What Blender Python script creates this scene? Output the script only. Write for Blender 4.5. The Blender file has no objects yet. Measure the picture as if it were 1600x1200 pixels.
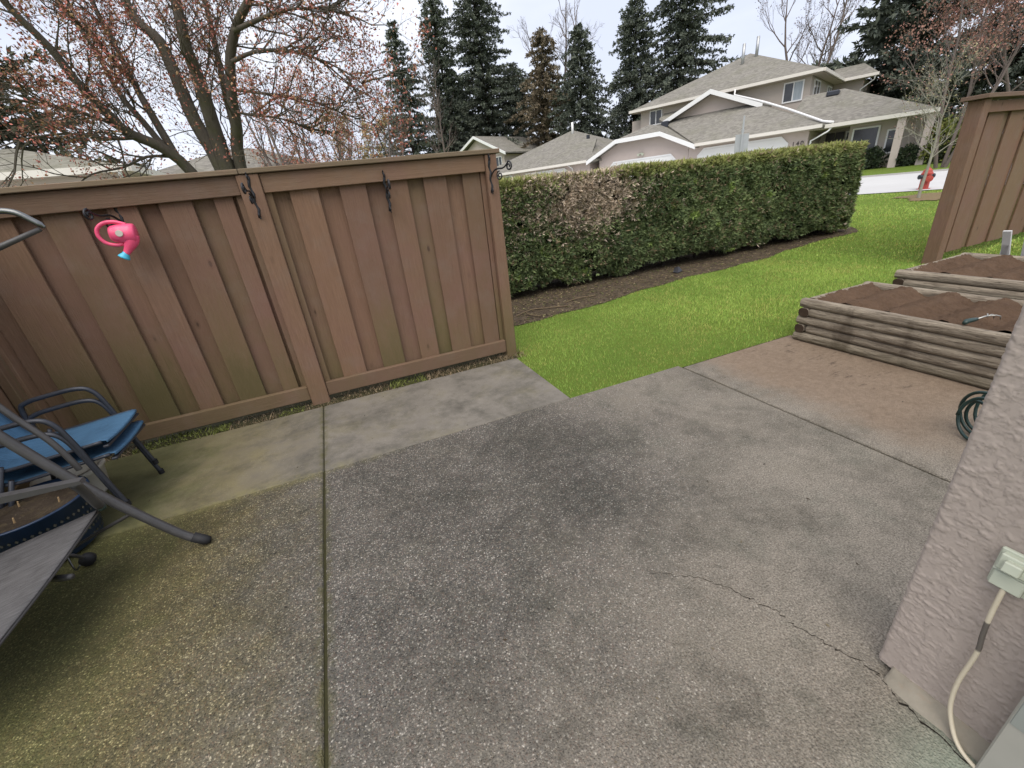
import bpy, bmesh, math, random
import numpy as np
from mathutils import Vector, Matrix
R = math.radians
random.seed(7); RNG = np.random.default_rng(7)
SC = bpy.context.scene
COL = SC.collection

# ------------------------------------------------------------------ camera
cam_d = bpy.data.cameras.new('camera'); cam = bpy.data.objects.new('camera', cam_d); COL.objects.link(cam)
cam_d.sensor_width = 36.0; cam_d.lens = 653.54 / 1600 * 36; cam_d.clip_start = 0.02; cam_d.clip_end = 2000
def cam_axes(pitch, roll, yaw):
    f = Vector((math.sin(yaw) * math.cos(pitch), math.cos(yaw) * math.cos(pitch), -math.sin(pitch)))
    r = Vector((math.cos(yaw), -math.sin(yaw), 0)); u = r.cross(f)
    return (math.cos(roll) * r + math.sin(roll) * u, -math.sin(roll) * r + math.cos(roll) * u, f)
cr, cu, cf = cam_axes(R(24.599), R(-6.573), R(20.158))
cam.matrix_world = Matrix(((cr.x, cu.x, -cf.x, 0), (cr.y, cu.y, -cf.y, 0), (cr.z, cu.z, -cf.z, 1.503), (0, 0, 0, 1)))
SC.camera = cam

# ------------------------------------------------------------------ sky (overcast) and sun
SUN_EL, SUN_AZ = 60.0, 212.0          # azimuth clockwise from +Y
world = bpy.data.worlds.new('World'); SC.world = world; world.use_nodes = True
wn = world.node_tree; wn.nodes.clear()
def wnode(t, **k):
    n = wn.nodes.new(t)
    for a, b in k.items(): setattr(n, a, b)
    return n
wo = wnode('ShaderNodeOutputWorld'); wb = wnode('ShaderNodeBackground'); wb.inputs['Strength'].default_value = 0.1
sky = wnode('ShaderNodeTexSky', sky_type='NISHITA'); sky.sun_disc = False
sky.sun_elevation = R(SUN_EL); sky.sun_rotation = R(SUN_AZ); sky.dust_density = 3.0; sky.air_density = 1.0
wtc = wnode('ShaderNodeTexCoord'); wmap = wnode('ShaderNodeMapping'); wmap.inputs['Scale'].default_value = (1, 1, 2.6)
wno = wnode('ShaderNodeTexNoise'); wno.inputs['Scale'].default_value = 2.3; wno.inputs['Detail'].default_value = 5; wno.inputs['Roughness'].default_value = .5
wr = wnode('ShaderNodeValToRGB')
wr.color_ramp.elements[0].position = .38; wr.color_ramp.elements[0].color = (4.5, 4.8, 5.7, 1)
wr.color_ramp.elements[1].position = .62; wr.color_ramp.elements[1].color = (5.8, 6.0, 6.6, 1)
wmx = wnode('ShaderNodeMixRGB'); wmx.inputs[0].default_value = .9
wn.links.new(wtc.outputs['Generated'], wmap.inputs[0]); wn.links.new(wmap.outputs[0], wno.inputs['Vector'])
wn.links.new(wno.outputs['Fac'], wr.inputs[0]); wn.links.new(sky.outputs[0], wmx.inputs[1]); wn.links.new(wr.outputs[0], wmx.inputs[2])
wn.links.new(wmx.outputs[0], wb.inputs[0]); wn.links.new(wb.outputs[0], wo.inputs[0])
sun_d = bpy.data.lights.new('sun', 'SUN'); sun_d.energy = 1.5; sun_d.angle = R(60); sun_d.color = (1, .93, .82)
sun = bpy.data.objects.new('sun', sun_d); COL.objects.link(sun)
sd = Vector((math.sin(R(SUN_AZ)) * math.cos(R(SUN_EL)), math.cos(R(SUN_AZ)) * math.cos(R(SUN_EL)), math.sin(R(SUN_EL))))
sun.rotation_euler = sd.to_track_quat('Z', 'Y').to_euler(); sun.location = sd * 30
vs = SC.view_settings; vs.view_transform = 'Standard'; vs.look = 'None'; vs.gamma = 1; vs.use_curve_mapping = False
vs.exposure = 0.93

# ------------------------------------------------------------------ material helpers
class NB:
    def __init__(s, name, rough=.8, spec=.3):
        s.m = bpy.data.materials.new(name); s.m.use_nodes = True; s.t = s.m.node_tree; s.t.nodes.clear()
        s.o = s.t.nodes.new('ShaderNodeOutputMaterial'); s.b = s.t.nodes.new('ShaderNodeBsdfPrincipled')
        s.t.links.new(s.b.outputs[0], s.o.inputs[0]); s.b.inputs['Roughness'].default_value = rough
        s.b.inputs['Specular IOR Level'].default_value = spec
        s._pos = None
    def n(s, t): return s.t.nodes.new(t)
    def l(s, a, b): s.t.links.new(a, b)
    def setin(s, sock, v):
        if hasattr(v, 'is_output'): s.l(v, sock)
        elif isinstance(v, (tuple, list)): sock.default_value = tuple(v) + ((1,) if len(v) == 3 and len(sock.default_value) == 4 else ())
        else: sock.default_value = v
    def pos(s, scale=(1, 1, 1), obj=False, rnd=0):
        if obj: c = s.n('ShaderNodeTexCoord').outputs['Object']
        else: c = s.n('ShaderNodeNewGeometry').outputs['Position']
        if rnd:
            oi = s.n('ShaderNodeObjectInfo'); ml = s.n('ShaderNodeMath'); ml.operation = 'MULTIPLY'; ml.inputs[1].default_value = rnd
            s.l(oi.outputs['Random'], ml.inputs[0]); va = s.n('ShaderNodeVectorMath'); va.operation = 'ADD'
            s.l(c, va.inputs[0]); s.l(ml.outputs[0], va.inputs[1]); c = va.outputs[0]
        m = s.n('ShaderNodeMapping'); m.inputs['Scale'].default_value = scale; s.l(c, m.inputs[0]); return m.outputs[0]
    def noise(s, v, scale, detail=4, rough=.55, dist=0):
        n = s.n('ShaderNodeTexNoise'); s.l(v, n.inputs['Vector']); n.inputs['Scale'].default_value = scale
        n.inputs['Detail'].default_value = detail; n.inputs['Roughness'].default_value = rough; n.inputs['Distortion'].default_value = dist
        return n.outputs['Fac']
    def vor(s, v, scale, out='Distance', feature='F1', rand=1):
        n = s.n('ShaderNodeTexVoronoi'); n.feature = feature; s.l(v, n.inputs['Vector']); n.inputs['Scale'].default_value = scale
        n.inputs['Randomness'].default_value = rand
        return n.outputs[out]
    def ramp(s, f, stops, interp='LINEAR'):
        n = s.n('ShaderNodeValToRGB'); s.l(f, n.inputs[0]); cr_ = n.color_ramp; cr_.interpolation = interp
        while len(cr_.elements) < len(stops): cr_.elements.new(.5)
        for e, (p, c) in zip(cr_.elements, stops):
            e.position = p; e.color = (c, c, c, 1) if not isinstance(c, (tuple, list)) else tuple(c) + (1,)
        return n.outputs['Color']
    def mix(s, f, a, b, mode='MIX'):
        n = s.n('ShaderNodeMixRGB'); n.blend_type = mode
        s.setin(n.inputs[0], f); s.setin(n.inputs[1], a); s.setin(n.inputs[2], b); return n.outputs[0]
    def math(s, op, a, b=0, clamp=False):
        n = s.n('ShaderNodeMath'); n.operation = op; n.use_clamp = clamp; s.setin(n.inputs[0], a); s.setin(n.inputs[1], b); return n.outputs[0]
    def sep(s, v):
        n = s.n('ShaderNodeSeparateXYZ'); s.l(v, n.inputs[0]); return n.outputs
    def rng(s, f, a, b, c=0, d=1):
        n = s.n('ShaderNodeMapRange'); n.interpolation_type = 'SMOOTHSTEP'; s.setin(n.inputs[0], f)
        for i, v in enumerate((a, b, c, d)): n.inputs[i + 1].default_value = v
        return n.outputs[0]
    def rand(s): return s.n('ShaderNodeObjectInfo').outputs['Random']
    def attr(s, name): n = s.n('ShaderNodeAttribute'); n.attribute_name = name; return n.outputs['Color']
    def col(s, c): s.setin(s.b.inputs['Base Color'], c)
    def rough(s, c): s.setin(s.b.inputs['Roughness'], c)
    def bump(s, h, strength=.5, dist=.01, prev=None):
        n = s.n('ShaderNodeBump'); n.inputs['Strength'].default_value = strength; n.inputs['Distance'].default_value = dist
        s.l(h, n.inputs['Height'])
        if prev: s.l(prev, n.inputs['Normal'])
        s.l(n.outputs[0], s.b.inputs['Normal']); return n.outputs[0]

M = {}
def simple(name, c, rough=.6, spec=.3, var=.15, scale=12, metal=0, bump=0, obj=True):
    b = NB(name, rough, spec); p = b.pos(obj=obj)
    n = b.noise(p, scale, 5)
    b.col(b.mix(n, tuple(x * (1 - var) for x in c), tuple(min(1, x * (1 + var)) for x in c)))
    b.b.inputs['Metallic'].default_value = metal
    if bump: b.bump(b.noise(p, scale * 4, 4), bump, .004)
    M[name] = b.m; return b.m

# --- weathered stained fence wood; grain along axis
def wood(name, stretch, base, algae=1.0):
    b = NB(name, .82, .25); p = b.pos(stretch, rnd=9.0); wp = b.pos(); xyz = b.sep(wp)
    g1 = b.noise(p, 9, 8, .62, .35); g2 = b.noise(p, 38, 4, .6)
    c = b.mix(b.ramp(g1, [(.3, 0.), (.7, 1.)]), tuple(x * .78 for x in base), tuple(x * 1.2 for x in base))
    c = b.mix(b.math('MULTIPLY', b.ramp(g2, [(.5, 0.), (.8, 1.)]), .35), c, tuple(x * .5 for x in base))
    # board to board tone
    rv = b.rand()
    c = b.mix(b.math('MULTIPLY', rv, .38), c, (base[0] * 1.25, base[1] * 1.08, base[2] * 1.02))
    c = b.mix(b.rng(b.math('FRACT', b.math('MULTIPLY', rv, 7.3)), .15, 1, 0, .6), c, tuple(x * .62 for x in base))
    r2 = b.math('FRACT', b.math('MULTIPLY', rv, 13.7)); c = b.mix(b.rng(r2, .55, 1, 0, .4), c, (.185, .105, .08)); c = b.mix(b.rng(r2, .4, 0, 0, .5), c, (.19, .14, .08))
    # knots
    kp = b.pos(tuple(1.0 if x < 1 else 2.2 for x in stretch), rnd=5); kd = b.vor(kp, 2.7); kg = b.sep(b.vor(kp, 2.7, 'Color'))[0]
    c = b.mix(b.math('MULTIPLY', b.ramp(kd, [(.0, .9), (.05, .75), (.07, .25), (.13, 0.)]), b.ramp(kg, [(.35, 0.), (.4, 1.)])), c, (.045, .028, .019))
    ck = b.noise(b.pos(tuple(x * .55 if x < 1 else x * 3 for x in stretch), rnd=8), 7, 3, .5); c = b.mix(b.ramp(ck, [(.68, 0.), (.72, .6)]), c, tuple(x * .35 for x in base))
    # reddish patches where stain survives, greyed elsewhere
    pn = b.noise(wp, 2.2, 5, .6)
    c = b.mix(b.ramp(pn, [(.48, 0.), (.68, .55)]), c, (.2, .112, .09))
    c = b.mix(b.ramp(b.noise(wp, 5.3, 6, .65), [(.5, 0.), (.8, .3)]), c, (.22, .18, .15))
    # algae growth low down and towards the corner
    am = b.math('ADD', b.rng(xyz[2], .1, 1.35, .5, -.12), b.math('ADD', b.math('MULTIPLY', b.noise(b.pos((1.6, 1.6, .5), rnd=3), 4.5, 9, .74), .62), b.math('MULTIPLY', b.noise(b.pos((1, 1, .2)), 24, 6, .72), .22)))
    am = b.math('ADD', am, b.math('ADD', b.rng(xyz[0], -2.2, .4, .16, -.04), b.math('MULTIPLY', b.math('SUBTRACT', b.math('FRACT', b.math('MULTIPLY', rv, 3.7)), .5), .5)))
    c = b.mix(b.math('MULTIPLY', b.rng(am, .55, 1.05), .6 * algae, True), c, (.15, .118, .052))
    c = b.mix(b.math('MULTIPLY', b.rng(am, .85, 1.2), .5 * algae, True), c, (.07, .072, .024))
    b.col(c); b.bump(b.math('ADD', g1, b.math('MULTIPLY', g2, .4)), .6, .006)
    M[name] = b.m
wood('wood_upright', (14, 14, .7), (.195, .122, .08))
wood('wood_rail', (.7, 14, 14), (.19, .122, .082), .5)
wood('wood_cap', (.7, 14, 14), (.195, .15, .108), .3)
wood('wood_far', (14, 14, .7), (.2, .122, .08), .1)

# --- patio concretes
def concrete(name, aggregate):
    b = NB(name, .88, .25); p = b.pos(); xyz = b.sep(p)
    big = b.noise(p, .9, 8, .68); mid = b.noise(p, 4.5, 8, .7); fine = b.noise(p, 150, 3, .6); grit = b.noise(p, 420, 2, .6)
    X, Y = xyz[0], xyz[1]
    if aggregate:
        pj = b.n('ShaderNodeVectorMath'); pj.operation = 'ADD'; wob = b.n('ShaderNodeTexNoise'); b.l(p, wob.inputs[0]); wob.inputs['Scale'].default_value = 60; wob.inputs['Detail'].default_value = 2
        sc_ = b.n('ShaderNodeVectorMath'); sc_.operation = 'SCALE'; sc_.inputs[3].default_value = .012; b.l(wob.outputs['Color'], sc_.inputs[0]); b.l(p, pj.inputs[0]); b.l(sc_.outputs[0], pj.inputs[1]); q = pj.outputs[0]
        def stones(scale, off):
            vd = b.vor(q, scale); vc = b.sep(b.vor(q, scale, 'Color'))
            c = b.ramp(vc[0], [(0, (.025, .024, .022)), (.3, (.07, .066, .06)), (.58, (.145, .134, .118)), (.8, (.255, .23, .195)), (.92, (.42, .385, .33)), (1, (.66, .61, .54))])
            c = b.mix(b.ramp(vc[1], [(.72, 0.), (.8, .5)]), c, (.19, .115, .09)); c = b.mix(b.ramp(vc[2], [(.8, 0.), (.86, .4)]), c, (.19, .16, .09))
            return vd, c
        vd, c1 = stones(165, 0); vd2, c2 = stones(88, 3)
        c = b.mix(b.ramp(vd, [(.3, 0.), (.62, .85)]), c1, (.085, .081, .074))
        c = b.mix(b.math('MULTIPLY', b.ramp(vd2, [(.2, 1.), (.38, 0.)]), b.ramp(b.noise(p, 3.1, 6, .7), [(.38, .1), (.62, .85)])), c, c2)
        c = b.mix(b.math('MULTIPLY', grit, .25), c, (.15, .136, .115))
        # worn, paler paste towards the house wall; still gritty
        pale = b.math('ADD', b.math('ADD', b.rng(X, .1, 2.3, 0, .5), b.rng(Y, .2, 1.9, .34, -.1)), b.math('ADD', b.math('MULTIPLY', big, .45), b.math('MULTIPLY', mid, .25)))
        paste = b.mix(b.ramp(fine, [(.32, 0.), (.68, 1.)]), (.14, .12, .094), (.42, .37, .3))
        c = b.mix(b.math('MULTIPLY', b.rng(pale, .36, 1.0), .82, True), c, paste)
        # hue mottling of the old surface
        c = b.mix(b.ramp(b.noise(p, 2.4, 9, .74), [(.5, 0.), (.7, .5)]), c, b.mix(.5, c, (.2, .18, .135)))
        c = b.mix(b.ramp(b.noise(b.pos((1.1, .9, 1)), 3.3, 9, .74), [(.5, 0.), (.7, .55)]), c, b.mix(1, c, (.62, .68, .66), 'MULTIPLY'))
    else:
        c = b.mix(b.ramp(mid, [(.3, 0.), (.7, 1.)]), (.12, .108, .092), (.215, .195, .168))
        c = b.mix(b.ramp(fine, [(.4, 0.), (.7, .55)]), c, (.12, .108, .092)); c = b.mix(b.math('MULTIPLY', grit, .3), c, (.3, .275, .235))
        vd = b.vor(p, 85); c = b.mix(b.math('MULTIPLY', b.ramp(vd, [(.1, 1.), (.22, 0.)]), b.ramp(b.sep(b.vor(p, 85, 'Color'))[0], [(.8, 0.), (.86, .6)])), c, (.42, .39, .34))
        c = b.mix(b.ramp(b.noise(p, 2.2, 8, .7), [(.5, 0.), (.68, .5)]), c, b.mix(1, c, (.9, .88, .6), 'MULTIPLY'))
    # dark weather stains keep the grain
    st = b.math('ADD', b.math('MULTIPLY', b.noise(p, 1.5, 10, .74, .3), .7), b.math('MULTIPLY', b.noise(p, 12, 7, .75), .3))
    st = b.math('ADD', st, b.math('MULTIPLY', b.math('MULTIPLY', b.rng(X, -.2, .5), b.rng(X, 1.6, .8)), b.math('MULTIPLY', b.math('MULTIPLY', b.rng(Y, .6, 1.2), b.rng(Y, 2.6, 2.0)), .05)))
    c = b.mix(b.ramp(st, [(.46, 0.), (.6, .8)]), c, b.mix(1, c, (.52, .53, .52), 'MULTIPLY'))
    # algae film on the shaded side, tinting the grain
    al = b.math('ADD', b.math('ADD', b.rng(X, -2.1, -.1, .6, -.2), b.rng(X, -.405, -.398, .2, -.02)), b.math('MULTIPLY', b.math('ADD', b.noise(p, 2.6, 9, .74), b.noise(p, 9, 7, .75)), .4))
    c = b.mix(b.math('MULTIPLY', b.rng(al, .33, .82), .95, True), c, b.mix(1, c, (1.0, .92, .52) if aggregate else (.98, .93, .66), 'MULTIPLY'))
    c = b.mix(b.math('MULTIPLY', b.rng(al, .62, 1.05), b.math('MULTIPLY', b.ramp(fine, [(.35, .1), (.65, .75)]), .6 if aggregate else .3)), c, (.17, .155, .055))
    c = b.mix(b.math('MULTIPLY', b.rng(b.math('ADD', al, b.math('MULTIPLY', b.noise(p, 3.7, 8, .74), .5)), .98, 1.3), .7, True), c, b.mix(1, c, (.5, .62, .42), 'MULTIPLY'))
    # moss along the joints
    jd = b.math('ABSOLUTE', b.math('ADD', X, .4025)); c = b.mix(b.math('MULTIPLY', b.rng(jd, .05, .006), b.ramp(b.noise(p, 16, 7, .75), [(.42, 0.), (.6, .7)])), c, (.09, .085, .03))
    jy = b.math('ABSOLUTE', b.math('SUBTRACT', Y, 2.55)); c = b.mix(b.math('MULTIPLY', b.math('MULTIPLY', b.rng(jy, .09, .004), b.rng(X, .3, -.6)), b.ramp(b.noise(p, 9, 7, .75), [(.42, 0.), (.6, .5)])), c, (.22, .2, .085))
    # soil washed out of the planters
    d = b.math('ADD', b.rng(X, 2.1, 3.1, -.02, .85), b.math('MULTIPLY', b.noise(p, 2.4, 9, .74), .75))
    d = b.math('MULTIPLY', b.rng(d, .6, 1.12), b.rng(Y, .5, 1.3, .1, 1))
    c = b.mix(b.math('MULTIPLY', d, .8), c, b.mix(b.ramp(b.noise(p, 30, 8, .75), [(.25, 0.), (.75, 1.)]), (.15, .1, .066), (.3, .222, .155)))
    c = b.mix(b.math('MULTIPLY', b.rng(b.math('MULTIPLY', b.rng(X, 2.75, 3.2), b.noise(b.pos((1.4, 6, 1)), 2.6, 9, .78)), .55, .66), b.math('MULTIPLY', b.rng(Y, 1.1, 1.5), .8)), c, (.05, .034, .027))
    # pale green runs beside the stem wall
    gx = b.math('MULTIPLY', b.rng(X, .75, 1.1), b.rng(Y, .34, .1, 0, 1))
    c = b.mix(b.math('MULTIPLY', gx, b.math('MULTIPLY', mid, .8)), c, (.27, .35, .27))
    b.col(c)
    if aggregate: b.bump(b.math('ADD', b.math('MULTIPLY', b.ramp(vd, [(.0, 1.), (.6, 0.)]), .8), b.math('MULTIPLY', fine, .8)), .8, .005)
    else: b.bump(b.math('ADD', fine, b.math('MULTIPLY', mid, .6)), .4, .004)
    M[name] = b.m
concrete('aggregate', True); concrete('smooth_concrete', False)

b = NB('joint_dirt_and_shade', .95); p = b.pos(); b.col(b.mix(b.noise(p, 30, 6, .7), (.012, .01, .006), (.06, .058, .02))); b.bump(b.noise(p, 120), .6, .006); M['joint_dirt_and_shade'] = b.m
simple('crack', (.025, .021, .017), .95, .1, .4, 60)

b = NB('lawn', .95, .15); p = b.pos()
c = b.mix(b.noise(p, .55, 6, .62), (.15, .24, .04), (.25, .33, .06)); c = b.mix(b.ramp(b.noise(p, 2.1, 6, .7), [(.45, 0.), (.8, .55)]), c, (.26, .28, .055))
c = b.mix(b.math('MULTIPLY', b.noise(p, 70, 4, .7), .55), c, (.06, .1, .014)); b.col(c); b.bump(b.noise(p, 55, 5, .75), .9, .05); M['lawn'] = b.m
b = NB('grass_blade', .6, .25); b.col(b.attr('tint')); b.b.inputs['Subsurface Weight'].default_value = 0; M['grass_blade'] = b.m
b = NB('soil', .95, .1); p = b.pos(); c = b.mix(b.noise(p, 6, 8, .7), (.06, .037, .024), (.21, .136, .09)); c = b.mix(b.ramp(b.noise(p, 60, 5, .7), [(.5, 0.), (.75, .5)]), c, (.19, .122, .08)); b.col(c)
b.bump(b.noise(p, 45, 8, .75), 1, .03); M['soil'] = b.m
b = NB('bed_soil', .97, .08); p = b.pos(); c = b.mix(b.noise(p, 4, 8, .7), (.045, .034, .025), (.15, .115, .085)); c = b.mix(b.ramp(b.noise(p, 14, 6, .7), [(.5, 0.), (.72, .7)]), c, (.2, .155, .085)); c = b.mix(b.ramp(b.noise(p, 75, 5, .7), [(.58, 0.), (.72, .7)]), c, (.28, .23, .15)); b.col(c)
b.bump(b.noise(p, 40, 8, .75), 1, .03); M['bed_soil'] = b.m

b = NB('worn_soil', .95, .1); p = b.pos(); b.col(b.mix(b.noise(p, 5, 8, .72), (.14, .105, .06), (.26, .2, .115))); b.bump(b.noise(p, 40, 7, .75), .8, .02); M['worn_soil'] = b.m
b = NB('foliage', .62, .25); b.col(b.attr('tint')); M['foliage'] = b.m
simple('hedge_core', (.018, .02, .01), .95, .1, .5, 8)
b = NB('bark', .92, .15); p = b.pos((1, 1, .35)); c = b.mix(b.noise(p, 14, 7, .7), (.05, .042, .035), (.16, .138, .115)); c = b.mix(b.ramp(b.noise(b.pos(), 2.6, 6, .7), [(.5, 0.), (.7, .55)]), c, (.085, .088, .04)); b.col(c); b.bump(b.noise(p, 40, 6, .7), .7, .02); M['bark'] = b.m
simple('bark_far', (.15, .122, .11), .95, .1, .3, 2)
simple('bark_pale', (.3, .285, .235), .95, .1, .35, 9)
simple('bark_dark', (.04, .033, .028), .95, .1, .3, 2)

# --- walls and roofs of the far houses
b = NB('stucco_far', .92, .15); p = b.pos(); b.col(b.mix(b.noise(p, 1.2, 6, .6), (.5, .42, .385), (.58, .5, .46))); b.bump(b.noise(p, 30, 5), .3, .02); M['stucco_far'] = b.m
b = NB('stucco_tan', .92, .15); p = b.pos(); b.col(b.mix(b.noise(p, 1.2, 6, .6), (.43, .38, .335), (.5, .445, .395))); b.bump(b.noise(p, 30, 5), .3, .02); M['stucco_tan'] = b.m
def shingle(name, base):
    b = NB(name, .95, .1); p = b.pos(obj=True); xyz = b.sep(p)
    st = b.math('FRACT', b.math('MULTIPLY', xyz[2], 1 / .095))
    br = b.n('ShaderNodeTexBrick'); b.l(b.pos((1, 1, 1), obj=True), br.inputs[0])
    cell = b.vor(b.pos((6, 6, 10.5), obj=True), 1.0, 'Color'); t = b.sep(cell)[0]
    c = b.mix(t, tuple(x * .78 for x in base), tuple(x * 1.18 for x in base))
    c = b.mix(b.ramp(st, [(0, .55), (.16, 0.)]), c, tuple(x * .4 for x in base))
    c = b.mix(b.ramp(b.noise(p, .7, 6, .65), [(.45, 0.), (.75, .4)]), c, (base[0] * .75, base[1] * .8, base[2] * .6))
    c = b.mix(b.ramp(b.noise(p, 5, 6, .65), [(.5, 0.), (.75, .3)]), c, tuple(x * 1.25 for x in base))
    b.col(c); b.bump(st, .6, .03); b.t.nodes.remove(br); M[name] = b.m
shingle('shingle', (.225, .212, .188))
shingle('shingle_olive', (.23, .22, .185))
simple('trim_white', (.8, .8, .8), .55, .3, .04, 2)
simple('gutter', (.72, .68, .62), .5, .3, .06, 2)
simple('soffit', (.5, .45, .38), .8, .2, .05, 2)
simple('door_white', (.8, .8, .79), .5, .3, .04, 2)
simple('pipe_metal', (.42, .43, .44), .4, .5, .1, 4, .6)
b = NB('glass_dark', .06, .6); p = b.pos(); b.col(b.mix(b.noise(p, 1.8, 3), (.012, .014, .018), (.06, .065, .075))); M['glass_dark'] = b.m
b = NB('glass_curtain', .08, .6); p = b.pos((3, 3, .3)); b.col(b.mix(b.noise(p, 3.5, 3), (.2, .24, .27), (.42, .47, .5))); M['glass_curtain'] = b.m
simple('front_door', (.05, .04, .045), .4, .4, .2, 6)
b = NB('road', .9, .2); p = b.pos(); c = b.mix(b.noise(p, .5, 6, .6), (.47, .465, .46), (.6, .6, .6)); c = b.mix(b.math('MULTIPLY', b.noise(p, 40, 4), .3), c, (.36, .36, .355)); b.col(c); b.bump(b.noise(p, 60), .2, .01); M['road'] = b.m
simple('kerb', (.4, .39, .37), .9, .2, .12, 5)

# --- near things
b = NB('stucco_near', .93, .2); p = b.pos(); c = b.mix(b.noise(p, 3, 6, .6), (.4, .34, .3), (.455, .39, .345)); c = b.mix(b.ramp(b.noise(p, 60, 5, .7), [(.45, 0.), (.8, .3)]), c, (.5, .43, .385)); b.col(c)
nb1 = b.bump(b.ramp(b.noise(b.pos((1, 1, 1.5)), 34, 7, .66, .8), [(.545, 0.), (.57, 1.)]), .5, .0028); nb2 = b.bump(b.ramp(b.noise(b.pos((1, 1, 1.6)), 80, 5, .66, .5), [(.57, 0.), (.6, 1.)]), .4, .0018, nb1); b.bump(b.noise(p, 420, 5, .75), .4, .0012, nb2); M['stucco_near'] = b.m
b = NB('stem_concrete', .93, .2); p = b.pos(); c = b.mix(b.noise(p, 12, 7, .65), (.2, .178, .14), (.38, .345, .28)); c = b.mix(b.ramp(b.noise(p, 26, 5, .7), [(.55, 0.), (.75, .4)]), c, (.33, .24, .17)); b.col(c); b.bump(b.noise(p, 90, 6, .7), .5, .004); M['stem_concrete'] = b.m
b = NB('log', .88, .2); p = b.pos((9, .9, 9), rnd=4.0); g = b.noise(p, 6, 8, .65, .5); wp = b.pos()
c = b.mix(b.ramp(g, [(.3, 0.), (.7, 1.)]), (.13, .103, .076), (.44, .375, .29)); c = b.mix(b.ramp(b.noise(b.pos((12, 1.2, 12), rnd=4.), 14, 5, .6), [(.58, 0.), (.7, .8)]), c, (.035, .026, .02))
c = b.mix(b.ramp(b.noise(b.pos((1, 1, .3)), 3.2, 5, .6), [(.62, 0.), (.72, .6)]), c, (.08, .06, .042))
c = b.mix(b.rng(b.sep(wp)[2], .14, .0, 0, .35), c, (.085, .082, .03)); b.col(c); b.bump(b.math('ADD', g, b.noise(b.pos((14, 1.2, 14), rnd=4.), 18, 5, .7)), 1, .012); M['log'] = b.m
simple('log_end', (.06, .042, .03), .95, .1, .5, 30, bump=.6)
b = NB('frame_grey', .42, .45); p = b.pos(obj=True); b.col(b.mix(b.noise(p, 25, 6, .65), (.05, .048, .049), (.095, .092, .091))); b.b.inputs['Metallic'].default_value = .25; M['frame_grey'] = b.m
simple('frame_slate', (.042, .046, .058), .4, .5, .3, 25, .3)
simple('frame_silver', (.17, .175, .175), .3, .5, .2, 30, .85)
simple('rubber', (.018, .018, .02), .6, .3, .3, 20)
simple('knob_green', (.03, .05, .042), .5, .4, .3, 30)
def weave(name, c1, c2, scale=420):
    b = NB(name, .75, .25); p = b.pos(obj=True); w = b.n('ShaderNodeTexWave'); w.wave_type = 'BANDS'; w.bands_direction = 'Y'; b.l(p, w.inputs[0]); w.inputs['Scale'].default_value = scale * .3; w.inputs['Distortion'].default_value = 3; w.inputs['Detail'].default_value = 3
    st = b.noise(b.pos((4, 120, 4), obj=True), 2.2, 4, .7)
    c = b.mix(b.math('ADD', b.math('MULTIPLY', w.outputs['Fac'], .35), b.math('MULTIPLY', b.ramp(st, [(.36, 0.), (.64, 1.)]), .65)), c1, c2)
    c = b.mix(b.ramp(b.noise(p, 7, 7, .7), [(.5, 0.), (.75, .6)]), c, tuple(x * .55 for x in c1)); c = b.mix(b.ramp(b.noise(p, 55, 4, .7), [(.66, 0.), (.72, .6)]), c, tuple(x * .4 for x in c1))
    b.col(c); b.bump(w.outputs['Fac'], .3, .002); M[name] = b.m
weave('sling_blue', (.04, .1, .18), (.09, .2, .33)); weave('sling_grey', (.05, .048, .048), (.16, .155, .157))
simple('pot_blue', (.012, .03, .07), .35, .5, .3, 20)
simple('pot_white', (.5, .48, .42), .6, .3, .15, 12)
b = NB('pink_plastic', .32, .5); p = b.pos(obj=True); b.col(b.mix(b.noise(p, 9), (.84, .085, .2), (.9, .12, .25))); b.b.inputs['Subsurface Weight'].default_value = .1; b.b.inputs['Subsurface Radius'].default_value = (.02, .006, .006); M['pink_plastic'] = b.m
simple('cyan_plastic', (.07, .5, .72), .35, .5, .06, 9)
simple('iron_black', (.022, .022, .026), .45, .5, .35, 40, .3)
simple('hose_green', (.012, .035, .03), .38, .5, .3, 30)
simple('outlet_plastic', (.5, .53, .43), .45, .4, .08, 30)
b = NB('cord_cream', .55, .35); p = b.pos(); z = b.sep(p)[2]
c = b.mix(b.noise(p, 30, 4), (.56, .49, .36), (.66, .6, .47)); c = b.mix(b.math('MULTIPLY', b.rng(z, .325, .335), b.rng(z, .432, .425)), c, (.13, .115, .1)); b.col(c); M['cord_cream'] = b.m
simple('jamb', (.4, .39, .34), .6, .3, .12, 8); simple('jamb_grey', (.3, .32, .29), .6, .3, .12, 12)
simple('blue_fabric', (.015, .05, .11), .9, .1, .3, 60)
simple('hydrant_red', (.4, .06, .045), .5, .4, .2, 14)
simple('sign_back', (.42, .43, .45), .4, .5, .1, 8, .3)
simple('plastic_black', (.03, .03, .035), .35, .5, .4, 40)
simple('offcut', (.52, .52, .52), .6, .3, .15, 14)
simple('twig', (.16, .12, .075), .9, .1, .35, 40); simple('bulb', (.55, .38, .2), .7, .2, .2, 40)
simple('tool_metal', (.45, .45, .42), .35, .5, .2, 30, .7)
simple('num_dark', (.06, .05, .05), .6, .3, .1, 8)

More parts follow.
